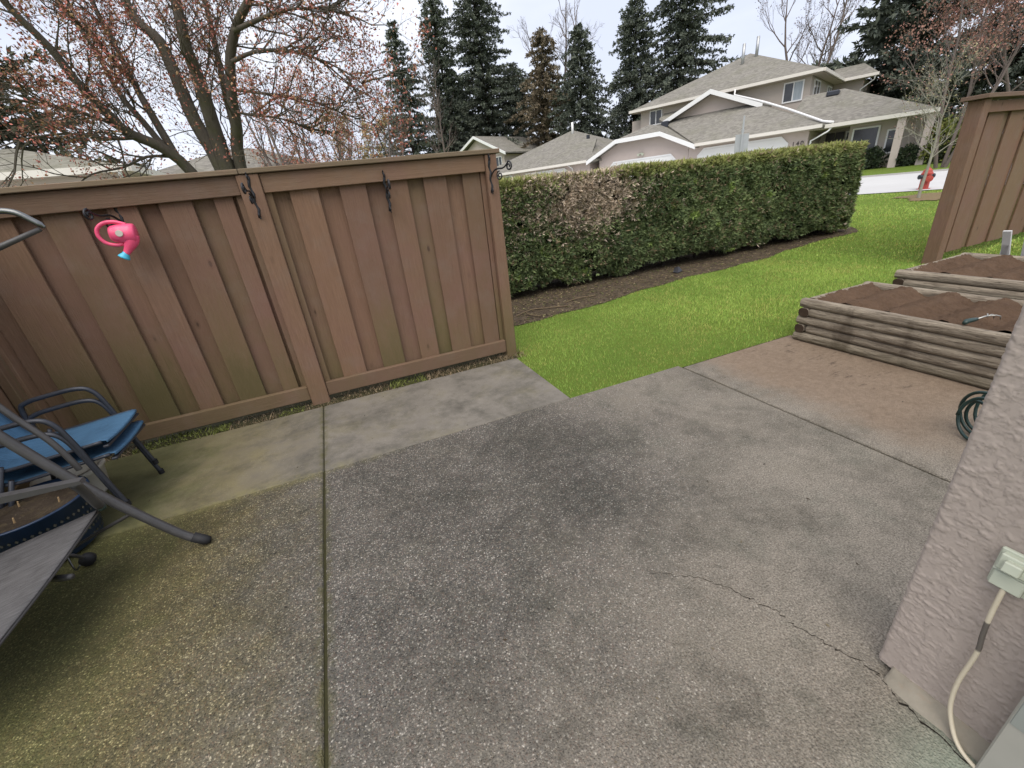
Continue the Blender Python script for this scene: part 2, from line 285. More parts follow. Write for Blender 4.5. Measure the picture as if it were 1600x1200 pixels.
# ------------------------------------------------------------------ mesh helpers
class MB:
    def __init__(s): s.v = []; s.f = []
    def box(s, x0, x1, y0, y1, z0, z1, bev=0):
        if bev:
            bm = bmesh.new(); bmesh.ops.create_cube(bm, size=1)
            for v in bm.verts: v.co = ((x0 + x1) / 2 + v.co.x * (x1 - x0), (y0 + y1) / 2 + v.co.y * (y1 - y0), (z0 + z1) / 2 + v.co.z * (z1 - z0))
            bmesh.ops.bevel(bm, geom=bm.edges[:], offset=bev, segments=1, affect='EDGES')
            o = len(s.v); bm.verts.index_update(); s.v += [tuple(v.co) for v in bm.verts]; s.f += [tuple(o + v.index for v in f.verts) for f in bm.faces]; bm.free(); return s
        o = len(s.v); s.v += [(x, y, z) for z in (z0, z1) for y in (y0, y1) for x in (x0, x1)]
        s.f += [tuple(o + i for i in q) for q in ((0, 2, 3, 1), (4, 5, 7, 6), (0, 1, 5, 4), (2, 6, 7, 3), (0, 4, 6, 2), (1, 3, 7, 5))]; return s
    def tube(s, pts, rad, n=8, cap=True, flat=1.0):
        pts = [Vector(p) for p in pts]; m = len(pts)
        if not isinstance(rad, (list, tuple)): rad = [rad] * m
        o = len(s.v); up = None
        for i, p in enumerate(pts):
            t = (pts[min(i + 1, m - 1)] - pts[max(i - 1, 0)]).normalized()
            if up is None: up = t.orthogonal().normalized()
            else:
                up = up - t * up.dot(t)
                up = up.normalized() if up.length > 1e-6 else t.orthogonal().normalized()
            sd_ = t.cross(up)
            for k in range(n):
                a = 2 * math.pi * k / n; s.v.append(tuple(p + (up * math.cos(a) * flat + sd_ * math.sin(a)) * rad[i]))
        for i in range(m - 1):
            for k in range(n):
                k2 = (k + 1) % n; s.f.append((o + i * n + k, o + i * n + k2, o + (i + 1) * n + k2, o + (i + 1) * n + k))
        if cap: s.f.append(tuple(o + k for k in range(n - 1, -1, -1))); s.f.append(tuple(o + (m - 1) * n + k for k in range(n)))
        return s
    def lathe(s, prof, n=24, c=(0, 0, 0), axis=None):
        o = len(s.v); q = Vector((0, 0, 1)).rotation_difference(Vector(axis).normalized()) if axis else None
        for r, z in prof:
            for k in range(n):
                a = 2 * math.pi * k / n; v = Vector((r * math.cos(a), r * math.sin(a), z))
                if q: v = q @ v
                s.v.append(tuple(v + Vector(c)))
        for i in range(len(prof) - 1):
            for k in range(n):
                k2 = (k + 1) % n; s.f.append((o + i * n + k, o + i * n + k2, o + (i + 1) * n + k2, o + (i + 1) * n + k))
        return s
    def slab(s, poly, d):            # polygon extruded by vector d
        n = len(poly); o = len(s.v); s.v += [tuple(p) for p in poly] + [tuple(p[i] + d[i] for i in range(3)) for p in poly]
        s.f.append(tuple(range(o, o + n))); s.f.append(tuple(range(o + 2 * n - 1, o + n - 1, -1)))
        for i in range(n): j = (i + 1) % n; s.f.append((o + i, o + n + i, o + n + j, o + j))
        return s
    def build(s, name, mat, parent=None, base=(0, 0, 0), smooth=False, loc=None):
        me = bpy.data.meshes.new(name); me.from_pydata([(x - base[0], y - base[1], z - base[2]) for x, y, z in s.v], [], s.f)
        bm = bmesh.new(); bm.from_mesh(me); bmesh.ops.recalc_face_normals(bm, faces=bm.faces[:]); bm.to_mesh(me); bm.free()
        if smooth: me.polygons.foreach_set('use_smooth', [True] * len(me.polygons))
        me.materials.append(M[mat]); o = bpy.data.objects.new(name, me); COL.objects.link(o)
        if parent: o.parent = parent
        elif loc is not None: o.location = loc
        return o
def tag(o, label, cat, group=None, kind=None):
    if label: o['label'] = label
    if cat: o['category'] = cat
    if group: o['group'] = group
    if kind: o['kind'] = kind
    return o
def empty(name, loc, label, cat, group=None, rz=0):
    e = bpy.data.objects.new(name, None); COL.objects.link(e); e.location = loc; e.rotation_euler = (0, 0, rz); e.empty_display_size = .2
    return tag(e, label, cat, group)
def raw_mesh(name, v, f, mat, parent=None, colors=None, smooth=False, loc=None):
    """v (n,3), f (m,k) numpy arrays"""
    v = np.asarray(v, np.float32); f = np.asarray(f, np.int32); me = bpy.data.meshes.new(name); k = f.shape[1]
    me.vertices.add(len(v)); me.vertices.foreach_set('co', v.ravel()); me.loops.add(f.size); me.loops.foreach_set('vertex_index', f.ravel())
    me.polygons.add(len(f)); me.polygons.foreach_set('loop_start', np.arange(0, f.size, k, dtype=np.int32))
    if smooth: me.polygons.foreach_set('use_smooth', np.ones(len(f), bool))
    if colors is not None:
        at = me.color_attributes.new('tint', 'FLOAT_COLOR', 'POINT'); c = np.ones((len(v), 4), np.float32); c[:, :3] = colors; at.data.foreach_set('color', c.ravel())
    me.update(calc_edges=True); me.validate(); me.materials.append(M[mat]); o = bpy.data.objects.new(name, me); COL.objects.link(o)
    if parent: o.parent = parent
    elif loc is not None: o.location = loc
    return o
def vnoise(x, y, seed=0):
    xi = np.floor(x).astype(np.int64); yi = np.floor(y).astype(np.int64); fx = x - xi; fy = y - yi
    def h(a, b_):
        n = (a * 374761393 + b_ * 668265263 + seed * 982451653) & 0xffffffff; n = ((n ^ (n >> 13)) * 1274126177) & 0xffffffff
        return ((n ^ (n >> 16)) & 0xffff) / 65535.0
    ux = fx * fx * (3 - 2 * fx); uy = fy * fy * (3 - 2 * fy)
    return (h(xi, yi) * (1 - ux) + h(xi + 1, yi) * ux) * (1 - uy) + (h(xi, yi + 1) * (1 - ux) + h(xi + 1, yi + 1) * ux) * uy
def fbm(x, y, oct=4, seed=0, gain=.5):
    t = 0; a = 1; s = 0
    for i in range(oct): t = t + a * vnoise(x * 2 ** i, y * 2 ** i, seed + i); s += a; a *= gain
    return t / s
def smooth01(x, a, b): t = np.clip((x - a) / (b - a), 0, 1); return t * t * (3 - 2 * t)
def grid_mesh(name, xs, ys, zfun, mat, parent=None, keep=None, smooth=True, loc=None):
    X, Y = np.meshgrid(xs, ys); Z = zfun(X, Y); v = np.stack([X, Y, Z], -1).reshape(-1, 3); nx = len(xs); ny = len(ys)
    i = (np.arange(ny - 1)[:, None] * nx + np.arange(nx - 1)[None]).ravel(); f = np.stack([i, i + 1, i + nx + 1, i + nx], -1)
    if keep is not None: f = f[keep(v[f].mean(1)[:, 0], v[f].mean(1)[:, 1])]
    return raw_mesh(name, v, f, mat, parent, smooth=smooth, loc=loc)
def spiral(c, r0, r1, a0, turns, plane, n=20):
    """points of a spiral in the plane spanned by two unit vectors"""
    e1, e2 = Vector(plane[0]), Vector(plane[1]); out = []
    for i in range(n + 1):
        t = i / n; r = r0 + (r1 - r0) * t; a = a0 + turns * 2 * math.pi * t; out.append(Vector(c) + e1 * (r * math.cos(a)) + e2 * (r * math.sin(a)))
    return out

# street frame: s = to the right along the row of houses, w = away from the camera
EU = Vector((-.4178, .9085, 0)); EW = Vector((.9085, .4178, 0)); STREET_RZ = math.atan2(-EU.y, -EU.x)
def street(u, w, z=0): return EU * u + EW * w + Vector((0, 0, z))
def terrain(x, y):
    w = np.asarray(x) * .9085 + np.asarray(y) * .4178
    d = w - 10; return .03 * np.where(d < -2, 0, np.where(d > 2, d, (d + 2) ** 2 / 8)) * np.where(w > 60, 60 / np.maximum(w, 1), 1)

# ------------------------------------------------------------------ ground, road, patio
def axis(a, b_, dense, step0, far):
    out = list(np.arange(a, b_, step0)); x = b_; s = step0
    while x < far: out.append(x); s *= 1.25; x += s
    x = a; s = step0; left = []
    while x > -far: s *= 1.25; x -= s; left.append(x)
    return np.array(left[::-1] + out)
tag(grid_mesh('lawn_ground', axis(-4, 24, 0, .5, 900), axis(-4, 24, 0, .5, 900), lambda x, y: terrain(x, y), 'lawn'), 'green lawn and ground under the whole scene', 'lawn', kind='structure')
def strip(name, u0, u1, w0, w1, lift, mat, label):
    us = np.linspace(u0, u1, 40); ws = np.linspace(w0, w1, 12); U, W_ = np.meshgrid(us, ws)
    X = U * EU.x + W_ * EW.x; Y = U * EU.y + W_ * EW.y; v = np.stack([X, Y, terrain(X, Y) + lift], -1).reshape(-1, 3); nx = 40
    i = (np.arange(11)[:, None] * nx + np.arange(39)[None]).ravel(); f = np.stack([i, i + nx, i + nx + 1, i + 1], -1)
    return tag(raw_mesh(name, v, f, mat), label, name.split('_')[-1], kind='structure')
strip('road', -70, 90, 18.2, 24.9, .02, 'road', 'pale grey concrete road across the lawn')
strip('driveway', 5.4, 27, 24.92, 30.2, .03, 'road', 'pale concrete driveway in front of the garage doors')
mk = MB()
for i in range(46):
    a = street(-70 + i * 3.5, 24.9); c_ = street(-70 + (i + 1) * 3.5, 25.05); p0 = a; p1 = street(-70 + (i + 1) * 3.5, 24.9); p2 = c_; p3 = street(-70 + i * 3.5, 25.05)
    z = float(terrain(p0.x, p0.y)); mk.slab([(q.x, q.y, z - .05) for q in (p0, p1, p2, p3)], (0, 0, .13))
tag(mk.build('kerb', 'kerb'), 'low concrete kerb along the far side of the road', 'kerb', kind='structure')

PT = .014
patio = empty('patio', (0, 0, 0), 'concrete patio of exposed aggregate slabs and smooth edge strip', 'patio'); patio['kind'] = 'structure'
def slab_piece(x0, x1, y0, y1, mat, lab):
    o = MB().box(x0, x1, y0, y1, -.09, PT, .006).build('slab', mat, patio); o['label'] = lab; return o
slab_piece(-2.6, -.409, -1.6, 2.548, 'aggregate', 'mossy exposed aggregate slab left of the long joint')
slab_piece(-.396, 2.452, -1.6, 2.548, 'aggregate', 'large exposed aggregate slab in the middle')
slab_piece(2.466, 3.74, -1.6, 2.5, 'aggregate', 'soil stained slab in front of the planters')
slab_piece(-2.6, -.406, 2.553, 3.6, 'smooth_concrete', 'smooth concrete strip by the chairs')
slab_piece(-.399, 1.40, 2.553, 3.6, 'smooth_concrete', 'smooth concrete strip beside the lawn')
tag(MB().box(-2.62, 3.73, -1.6, 2.52, -.1, .0035).box(-2.62, 1.39, 2.52, 3.62, -.1, .0035).build('joint_filler', 'joint_dirt_and_shade', patio), None, None)
# crack running to the wall
cr_pts = [(.86, .99), (.93, .95), (.99, .90), (1.03, .875), (1.07, .82), (1.10, .76), (1.13, .70), (1.16, .63), (1.165, .57), (1.19, .51), (1.20, .46), (1.225, .41), (1.235, .36), (1.215, .30), (1.205, .22), (1.195, .12), (1.185, -.1)]
pp = []
for (a, b_), (c_, d_) in zip(cr_pts[:-1], cr_pts[1:]):
    for k in range(6): t = k / 6; pp.append((a + (c_ - a) * t + random.gauss(0, .0045), b_ + (d_ - b_) * t + random.gauss(0, .0045)))
v = []; f = []
for i, (x, y) in enumerate(pp):
    wd = .0006 + .0012 * abs(math.sin(i * .7)) * min(1, i / 30) + (.0018 if i > 76 else 0); v += [(x - wd * .7, y - wd * .7, PT + .0012), (x + wd * .7, y + wd * .7, PT + .0012)]
    if i: f.append((2 * i - 2, 2 * i - 1, 2 * i + 1, 2 * i))
raw_mesh('crack', v, f, 'crack', patio)

# soil strip under the hedge
def soil_edge(x): return 4.62 + .13 * (x - 1.8) + .05 * np.sin(x * 1.7) + .03 * np.sin(x * 5.1 + 1) - np.where(x > 8, .02 * (x - 8) ** 2, 0)
def soil_keep(x, y):
    e = soil_edge(x) + .04 * (vnoise(x * 6, y * 6, 3) - .5)
    return (y > e) & (y < 7.2) & ((x < 9.4) | (((x - 9.4) / .75) ** 2 + ((y - 6.2) / .75) ** 2 < 1))
def soil_z(x, y): return terrain(x, y) + .008 + .03 * smooth01(y - soil_edge(x), 0, .5) + .025 * fbm(x * 5, y * 5, 4, 9) * smooth01(y - soil_edge(x), 0, .12)
tag(grid_mesh('planting_soil', np.arange(.9, 10.3, .03), np.arange(4.4, 7.2, .03), soil_z, 'bed_soil', keep=soil_keep), 'bare brown soil strip along the foot of the hedge', 'soil', kind='structure')
# soil ring at the young tree
yt = street(0, 0) + Vector((14.75, 7.1, 0)); ytz = float(terrain(yt.x, yt.y))
tag(grid_mesh('tree_soil', np.arange(yt.x - .8, yt.x + 1.6, .06), np.arange(yt.y - 1.4, yt.y + .9, .06), lambda x, y: terrain(x, y) + .012 + .012 * fbm(x * 5, y * 5, 3), 'worn_soil',
    keep=lambda x, y: ((x - yt.x - .35) / 1.05) ** 2 + ((y - yt.y + .25) / .95) ** 2 < -.1 + 1.5 * fbm(x * 2.6, y * 2.6, 3, 2)), 'worn brown soil patch round the young tree', 'soil', kind='structure')

# grass blades (near lawn), one mesh
def on_lawn(x, y):
    pat = ((x < 1.392 + .02 * vnoise(y * 23, y * 0, 3)) & (y < 3.78)) | ((x < 3.75) & (y < 2.535 + .02 * vnoise(x * 23, x * 0, 4) - .045 * (x > 2.46))) | ((x > 3.62) & (x < 4.66) & (y < 2.45)) | ((x > 4.8) & (x < 6.12) & (y < 2.4))
    soil = soil_keep(x, y); ring = (((x - yt.x - .35) / 1.05) ** 2 + ((y - yt.y + .25) / .95) ** 2 < -.1 + 1.5 * fbm(x * 2.6, y * 2.6, 3, 2)) & (vnoise(x * 30, y * 30, 5) < .8)
    w = x * .9085 + y * .4178; beyond = (w > 18.1)
    return ~pat & ~soil & ~ring & ~beyond
def blades(n, x0, x1, y0, y1, hmin, hmax, wd, bias=1.0):
    x = x0 + (x1 - x0) * RNG.random(n) ** bias; y = RNG.uniform(y0, y1, n); k = on_lawn(x, y); x = x[k]; y = y[k]; n = len(x)
    patch = fbm(x * .8, y * .8, 3, 5); h = RNG.uniform(hmin, hmax, n) * (.6 + .8 * patch); a = RNG.uniform(0, 2 * np.pi, n); ln = RNG.uniform(.15, .8, n) * h; la = RNG.uniform(0, 2 * np.pi, n)
    z = terrain(x, y); dx = np.cos(a) * wd; dy = np.sin(a) * wd
    v = np.empty((n, 3, 3)); v[:, 0] = np.stack([x - dx, y - dy, z - .004], -1); v[:, 1] = np.stack([x + dx, y + dy, z - .004], -1); v[:, 2] = np.stack([x + np.cos(la) * ln, y + np.sin(la) * ln, z + h], -1)
    t = np.clip(RNG.normal(.5, .25, n) + (patch - .5) * 1.3, 0, 1)[:, None]; yel = (RNG.random(n) < .1 + .25 * (fbm(x * 2.1, y * 2.1, 3, 8) > .58))[:, None]
    c = np.array([.15, .28, .045]) * (1 - t) + np.array([.42, .56, .12]) * t; c = np.where(yel, np.array([.46, .44, .13]), c)
    return v.reshape(-1, 3), np.repeat(c, 3, 0)
parts = [blades(150000, 1.3, 7.6, 2.45, 6.2, .010, .032, .0022), blades(60000, 3.4, 12, .8, 8, .012, .034, .004), blades(60000, 7, 18, 2, 13, .014, .036, .008)]
gv = np.concatenate([p_[0] for p_ in parts]); gc = np.concatenate([p_[1] for p_ in parts])
tag(raw_mesh('grass', gv, np.arange(len(gv)).reshape(-1, 3), 'grass_blade', colors=gc), 'short green lawn grass', 'grass', kind='stuff')
# weeds and litter in the slot under the fence
def weeds(n):
    x = RNG.uniform(-2.1, 1.5, n); y = RNG.uniform(3.6, 3.8, n) - .03 * RNG.random(n); h = RNG.uniform(.006, .03, n) * (.4 + 1.2 * vnoise(x * 5, y * 5, 4)); a = RNG.uniform(0, 6.28, n); la = RNG.uniform(0, 6.28, n); wd = RNG.uniform(.002, .006, n)
    v = np.empty((n, 3, 3)); z0 = np.full(n, .004); v[:, 0] = np.stack([x - np.cos(a) * wd, y - np.sin(a) * wd, z0], -1); v[:, 1] = np.stack([x + np.cos(a) * wd, y + np.sin(a) * wd, z0], -1); v[:, 2] = np.stack([x + np.cos(la) * h, y + np.sin(la) * h, z0 + h * 1.2], -1)
    r = RNG.random(n)[:, None]; gr = (vnoise(x * 3.1, y * 3, 6) > .6)[:, None]
    c = np.where(gr, np.array([.15, .17, .04]) * (.5 + r), np.array([.2, .15, .09]) * (.4 + r)); return v.reshape(-1, 3), np.repeat(c, 3, 0)
wv, wc = weeds(4200); tag(raw_mesh('weeds', wv, np.arange(len(wv)).reshape(-1, 3), 'grass_blade', colors=wc), 'weeds and leaf litter under the fence rail', 'weeds', kind='stuff')
tag(MB().box(-2.6, 1.42, 3.606, 4.2, -.08, .006).build('fence_soil_shaded', 'joint_dirt_and_shade'), 'soil slot between concrete and fence, darkened as if shaded by the rail', 'soil', kind='structure')  # dark soil colour stands in for the shadow under the bottom rail
# litter flakes on the soil strip and patio
def flakes(n, xs, ys, keep, z, s0, s1, cols):
    x = RNG.uniform(*xs, n); y = RNG.uniform(*ys, n); k = keep(x, y); x = x[k]; y = y[k]; n = len(x); a = RNG.uniform(0, 6.28, n); L = RNG.uniform(s0, s1, n); W_ = L * RNG.uniform(.2, .5, n)
    zz = z(x, y); tl = RNG.uniform(-.3, .3, n); ca, sa = np.cos(a), np.sin(a); v = np.empty((n, 4, 3))
    for i, (p_, q) in enumerate(((-1, 0), (0, -1), (1, 0), (0, 1))): v[:, i] = np.stack([x + ca * L * p_ - sa * W_ * q, y + sa * L * p_ + ca * W_ * q, zz + tl * L * p_ + abs(tl) * L], -1)
    ci = RNG.integers(0, len(cols), n); c = np.array(cols)[ci] * RNG.uniform(.7, 1.25, (n, 1)); return v.reshape(-1, 3), np.repeat(c, 4, 0)
fv, fc = flakes(16000, (1.3, 10), (4.5, 6.3), soil_keep, lambda x, y: soil_z(x, y) + .004, .006, .026, [(.22, .17, .09), (.13, .14, .045), (.28, .22, .13), (.12, .085, .05), (.05, .036, .026), (.06, .04, .03), (.1, .11, .04)])
tag(raw_mesh('leaf_litter', fv, np.arange(len(fv)).reshape(-1, 4), 'foliage', colors=fc), 'dry clippings scattered on the soil strip', 'litter', kind='stuff')
fv, fc = flakes(150, (-2, 3.6), (.3, 3.5), lambda x, y: (x < 1.38) | (y < 2.5), lambda x, y: 0 * x + PT + .0008, .003, .011, [(.05, .035, .02), (.03, .025, .02), (.16, .13, .08)])
tag(raw_mesh('leaf_bits', fv, np.arange(len(fv)).reshape(-1, 4), 'foliage', colors=fc), 'tiny dry leaf bits on the patio', 'litter', kind='stuff')

# ------------------------------------------------------------------ fences
def jit(s): return random.uniform(-s, s)
def board(par, base, x0, x1, y0, y1, z0, z1, mat='wood_upright', name='board', bev=.003):
    return MB().box(x0, x1, y0, y1, z0, z1, bev).build(name, mat, par, base)
FB = (-.4, 3.78, 0)
fence = empty('wood_fence', FB, 'brown board fence with capped top beside the patio strip', 'fence')
ztop, zbot = 1.80, .13
# front boards overlap back boards; pitch measured from the photograph
def panel(x0, x1, fronts):
    ed = sorted(fronts)
    for a, c_ in ed: board(fence, FB, a, c_, 3.745 + jit(.003), 3.768, zbot, ztop)
    gaps = [x0] + [e for f_ in ed for e in f_] + [x1]
    for i in range(0, len(gaps), 2):
        if gaps[i + 1] - gaps[i] > .01: board(fence, FB, gaps[i] - .02, gaps[i + 1] + .02, 3.785 + jit(.003), 3.806, zbot, ztop)
panel(-.33, 1.335, [(-.185, .012), (.165, .36), (.515, .685), (.815, 1.005), (1.145, 1.30)])
panel(-2.12, -.49, [(-2.02, -1.77), (-1.625, -1.425), (-1.285, -1.12), (-1.0, -.805), (-.675, -.555)])
board(fence, FB, -.487, -.345, 3.685, 3.762, .0, 1.80, name='post', bev=.005)
board(fence, FB, -.345, -.300, 3.735, 3.788, .13, 1.70, name='trim_strip'); board(fence, FB, -.530, -.489, 3.735, 3.788, .13, 1.70, name='trim_strip')
board(fence, FB, 1.345, 1.445, 3.685, 3.85, .0, 1.80, name='post', bev=.006)
board(fence, FB, 1.305, 1.344, 3.738, 3.788, .13, 1.70, name='trim_strip')
for a, c_ in ((-2.16, -.489), (-.343, 1.343)):
    board(fence, FB, a, c_, 3.706, 3.744, 1.675, 1.8005, 'wood_rail', 'top_rail', .004); board(fence, FB, a, c_, 3.700, 3.744, .06, .182, 'wood_rail', 'bottom_rail', .005)
for a, c_ in ((-2.2, -.462), (-.458, 1.475)): board(fence, FB, a, c_, 3.672, 3.875, 1.803, 1.836, 'wood_cap', 'cap', .004)
# left fence coming towards the house
LB = (-2.2, 3.0, 0); lf = empty('side_fence', LB, 'brown board fence along the left side behind the blue chairs', 'fence')
y = 3.62
for k, wd in enumerate((.14, .19, .15, .19, .15, .19, .15, .19, .15, .19, .15)):
    fr = k % 2 == 1; board(lf, LB, -2.19 if fr else -2.215, -2.168 if fr else -2.193, y - wd - (0 if fr else .02), y + (0 if fr else .02), .13, 1.8); y -= wd
for k in range(3): board(lf, LB, -2.19 + .002 * k, -2.15 + .008 * k, 3.655 - .035 * k - .006, 3.68 - .035 * k, .1, 1.7, name='trim_strip')
board(lf, LB, -2.24, -2.14, 3.70, 3.80, 0, 1.8, name='post'); board(lf, LB, -2.165, -2.135, 1.9, 3.58, .06, .18, 'wood_rail', 'bottom_rail'); board(lf, LB, -2.165, -2.135, 1.9, 3.69, 1.675, 1.78, 'wood_rail', 'top_rail'); board(lf, LB, -2.28, -2.1, 1.9, 3.665, 1.803, 1.84, 'wood_cap', 'cap')

RB = (8.5, 3.25, 0); rf = empty('wood_fence', RB, 'brown board fence behind the planters, its end post leaning into the lawn view', 'fence')
rf['label'] = 'brown board fence standing behind the raised planters at the right'
board(rf, RB, 7.40, 7.535, 3.17, 3.33, 0, 1.90, 'wood_far', 'post', .006); board(rf, RB, 7.537, 7.58, 3.20, 3.28, .1, 1.84, 'wood_far', 'trim_strip')
x = 7.58
for k in range(12):
    fr = k % 2 == 1; wd = .36 if fr else .15; board(rf, RB, x - (0 if fr else .02), x + wd + (0 if fr else .02), 3.24 if fr else 3.268, 3.262 if fr else 3.29, .12, 1.86, 'wood_far'); x += wd
board(rf, RB, 7.537, x, 3.195, 3.238, 1.76, 1.88, 'wood_far', 'top_rail', .004); board(rf, RB, 7.33, x, 3.12, 3.38, 1.905, 1.95, 'wood_cap', 'cap', .004)

# ------------------------------------------------------------------ stucco wing wall
WX = 1.272; WB = (1.45, -.5, 0)
wall = empty('stucco_wall', WB, 'pinkish beige trowelled stucco wing wall at the right edge', 'wall')
ys = np.arange(-.2, .3861, .003); zs = np.arange(.035, 1.62, .003); YY, ZZ = np.meshgrid(ys, zs)
wx = fbm(YY * 14, ZZ * 14, 3, 21) * 1.6
n1 = fbm(YY * 48 + wx, ZZ * 60 - wx, 4, 31, .6); n2 = fbm(YY * 11, ZZ * 11, 3, 44)
hgt = smooth01(n1 + .45 * (n2 - .5), .6, .64) * .0016 + smooth01(fbm(YY * 90 + 2 * wx, ZZ * 110, 3, 61), .62, .66) * .0009 + .0003 * fbm(YY * 160, ZZ * 160, 2, 51)
edge = np.clip((.386 - YY) / .012, 0, 1); rnd_ = (1 - np.sqrt(np.clip(1 - (1 - edge) ** 2, 0, 1))) * .011
XX = WX - hgt + rnd_; Y2 = YY + np.where(edge < .3, .0016 * (fbm(YY * 0 + 3, ZZ * 90, 3, 71) - .5) * 2, 0)
v = np.stack([XX, Y2, ZZ], -1).reshape(-1, 3) - np.array(WB); nx = len(ys); i = (np.arange(len(zs) - 1)[:, None] * nx + np.arange(nx - 1)[None]).ravel()
raw_mesh('stucco_face', v, np.stack([i, i + nx, i + nx + 1, i + 1], -1), 'stucco_near', wall, smooth=True)
MB().box(WX + .012, WX + .28, -1.6, .383, .035, 2.7).box(WX - .0005, WX + .01, -1.6, -.19, .035, 2.7).box(WX - .0005, WX + .01, -.195, .378, 1.60, 2.7).build('core', 'stucco_near', wall, WB)
sw_y = np.concatenate([np.arange(-1.6, -.2, .1), np.arange(-.2, .345, .008)]); prof_ = [(.02, .048), (.0, .05), (-.012, .046), (-.024, .036), (-.036, .026), (-.046, .018), (-.054, .008)]
sv = []; sf = []
for i_, y_ in enumerate(sw_y):
    for j_, (dx_, dz_) in enumerate(prof_):
        n_ = float(fbm(np.array([y_ * 22.]), np.array([j_ * .8]), 4, 15)[0]) - .5; e_ = max(0, (y_ - .315) / .03)
        sv.append((WX + dx_ * (1 - .3 * e_ * e_) - .012 * n_, y_, max(.008, dz_ + .014 * n_ * (j_ > 0))))
for i_ in range(len(sw_y) - 1):
    for j_ in range(6): a_ = i_ * 7 + j_; sf.append((a_, a_ + 1, a_ + 8, a_ + 7))
sf.append(tuple(range((len(sw_y) - 1) * 7, len(sw_y) * 7)))
mk = MB(); mk.v = sv; mk.f = sf; mk.build('stem_wall', 'stem_concrete', wall, WB, True)
mk = MB(); mk.slab([(WX + .25, -1.6, PT - .002), (WX - .058, -1.6, PT - .002), (WX - .05, -1.6, .022), (WX - .02, -1.6, .034), (WX + .004, -1.6, .05), (WX + .25, -1.6, .05)], (0, 1.97, 0)); pass
# door jamb by the wall
jb = empty('door_jamb', (1.24, .06, PT), 'grey beige door jamb at the bottom right corner', 'door jamb'); B_ = (1.24, .06, PT)
MB().box(1.19, 1.265, .045, .115, PT, 2.1, .004).build('jamb_post', 'jamb', jb, B_); MB().box(1.188, 1.262, .048, .112, .24, .36, .004).build('strike_plate', 'jamb_grey', jb, B_)
MB().box(1.02, 1.235, .0, .044, PT, .03, .003).build('sill', 'frame_silver', jb, B_)
mk = MB(); mk.box(1.0, 1.21, -.14, .022, PT, .02, .002); tag(mk.build('door_mat', 'blue_fabric', None, (1.1, -.05, PT), loc=(1.1, -.05, PT + .018)), 'dark blue mat just showing in the bottom right corner', 'mat')

# outlet and cord
OB = (1.268, .224, .583); out = empty('wall_outlet', OB, 'pale green weatherproof outlet cover on the stucco wall', 'outlet')
def rbox(w, h, d, dy, dz, dx, name, mat, par, tilt=0):
    o = MB().box(-d / 2, d / 2, -w / 2, w / 2, -h / 2, h / 2, .003).build(name, mat, par); o.location = (-dx, dy, dz); o.rotation_euler = (0, tilt, 0); return o
out.scale = (.88, .88, .88); rbox(.076, .122, .012, 0, 0, .006, 'back_plate', 'outlet_plastic', out); rbox(.062, .048, .02, 0, .029, .021, 'flap', 'outlet_plastic', out, .12); fl = rbox(.062, .046, .018, 0, -.029, .02, 'flap', 'outlet_plastic', out, .12)
rbox(.034, .030, .03, .0, .03, .036, 'plug', 'outlet_plastic', out, .2); rbox(.07, .006, .018, 0, 0, .02, 'hinge', 'outlet_plastic', out)
cord_pts = [(1.248, .224, .550), (1.245, .223, .50), (1.243, .221, .44), (1.244, .217, .38), (1.245, .212, .33), (1.245, .213, .27), (1.243, .215, .21), (1.240, .212, .15), (1.235, .203, .10), (1.226, .185, .06), (1.215, .165, .035), (1.205, .14, .022), (1.195, .10, .0205), (1.18, .0, .0205)]
def smooth_path(pts, sub=5):
    P_ = [Vector(p) for p in pts]; out_ = []
    for i in range(len(P_) - 1):
        p0 = P_[max(i - 1, 0)]; p1 = P_[i]; p2 = P_[i + 1]; p3 = P_[min(i + 2, len(P_) - 1)]
        for k in range(sub):
            t = k / sub; out_.append(.5 * ((2 * p1) + (-p0 + p2) * t + (2 * p0 - 5 * p1 + 4 * p2 - p3) * t * t + (-p0 + 3 * p1 - 3 * p2 + p3) * t ** 3))
    out_.append(P_[-1]); return out_
tag(MB().tube(smooth_path(cord_pts), .0054, 10).build('power_cord', 'cord_cream', None, (1.248, .224, .55), True, loc=(1.248, .224, .55)), 'cream power cord hanging from the wall outlet to the ground', 'cord')

# ------------------------------------------------------------------ raised planters
def log_mesh(L, d, h, name, par, loc, rz):
    """landscape timber: flat top and bottom, rounded sides, slightly uneven"""
    n = max(6, int(L / .11)); prof = [(-.5, -.16), (-.42, -.36), (-.26, -.5), (.26, -.5), (.42, -.36), (.5, -.16), (.5, .16), (.42, .36), (.26, .5), (-.26, .5), (-.42, .36), (-.5, .16)]; v = []; f = []; k = len(prof); ox = random.random() * 9
    for i in range(n + 1):
        t = i / n * L; wob = 1 + .08 * math.sin(t * 5 + ox) + jit(.04); dy = .006 * math.sin(t * 2.3 + ox)
        v += [(a * d * wob + dy, t, (c_ * h) * (1 - .01 * abs(math.sin(t * 7 + ox)))) for a, c_ in prof]
    for i in range(n):
        for j in range(k): j2 = (j + 1) % k; f.append((i * k + j, i * k + j2, (i + 1) * k + j2, (i + 1) * k + j))
    f.append(tuple(range(k))); f.append(tuple(range(n * k + k - 1, n * k - 1, -1)))
    mk_ = MB(); mk_.v = v; mk_.f = f; o = mk_.build(name, 'log', par, smooth=False); o.location = loc; o.rotation_euler = (0, 0, rz); o.data.materials.append(M['log_end'])
    for p_ in o.data.polygons:
        if len(p_.vertices) == k: p_.material_index = 1
    return o
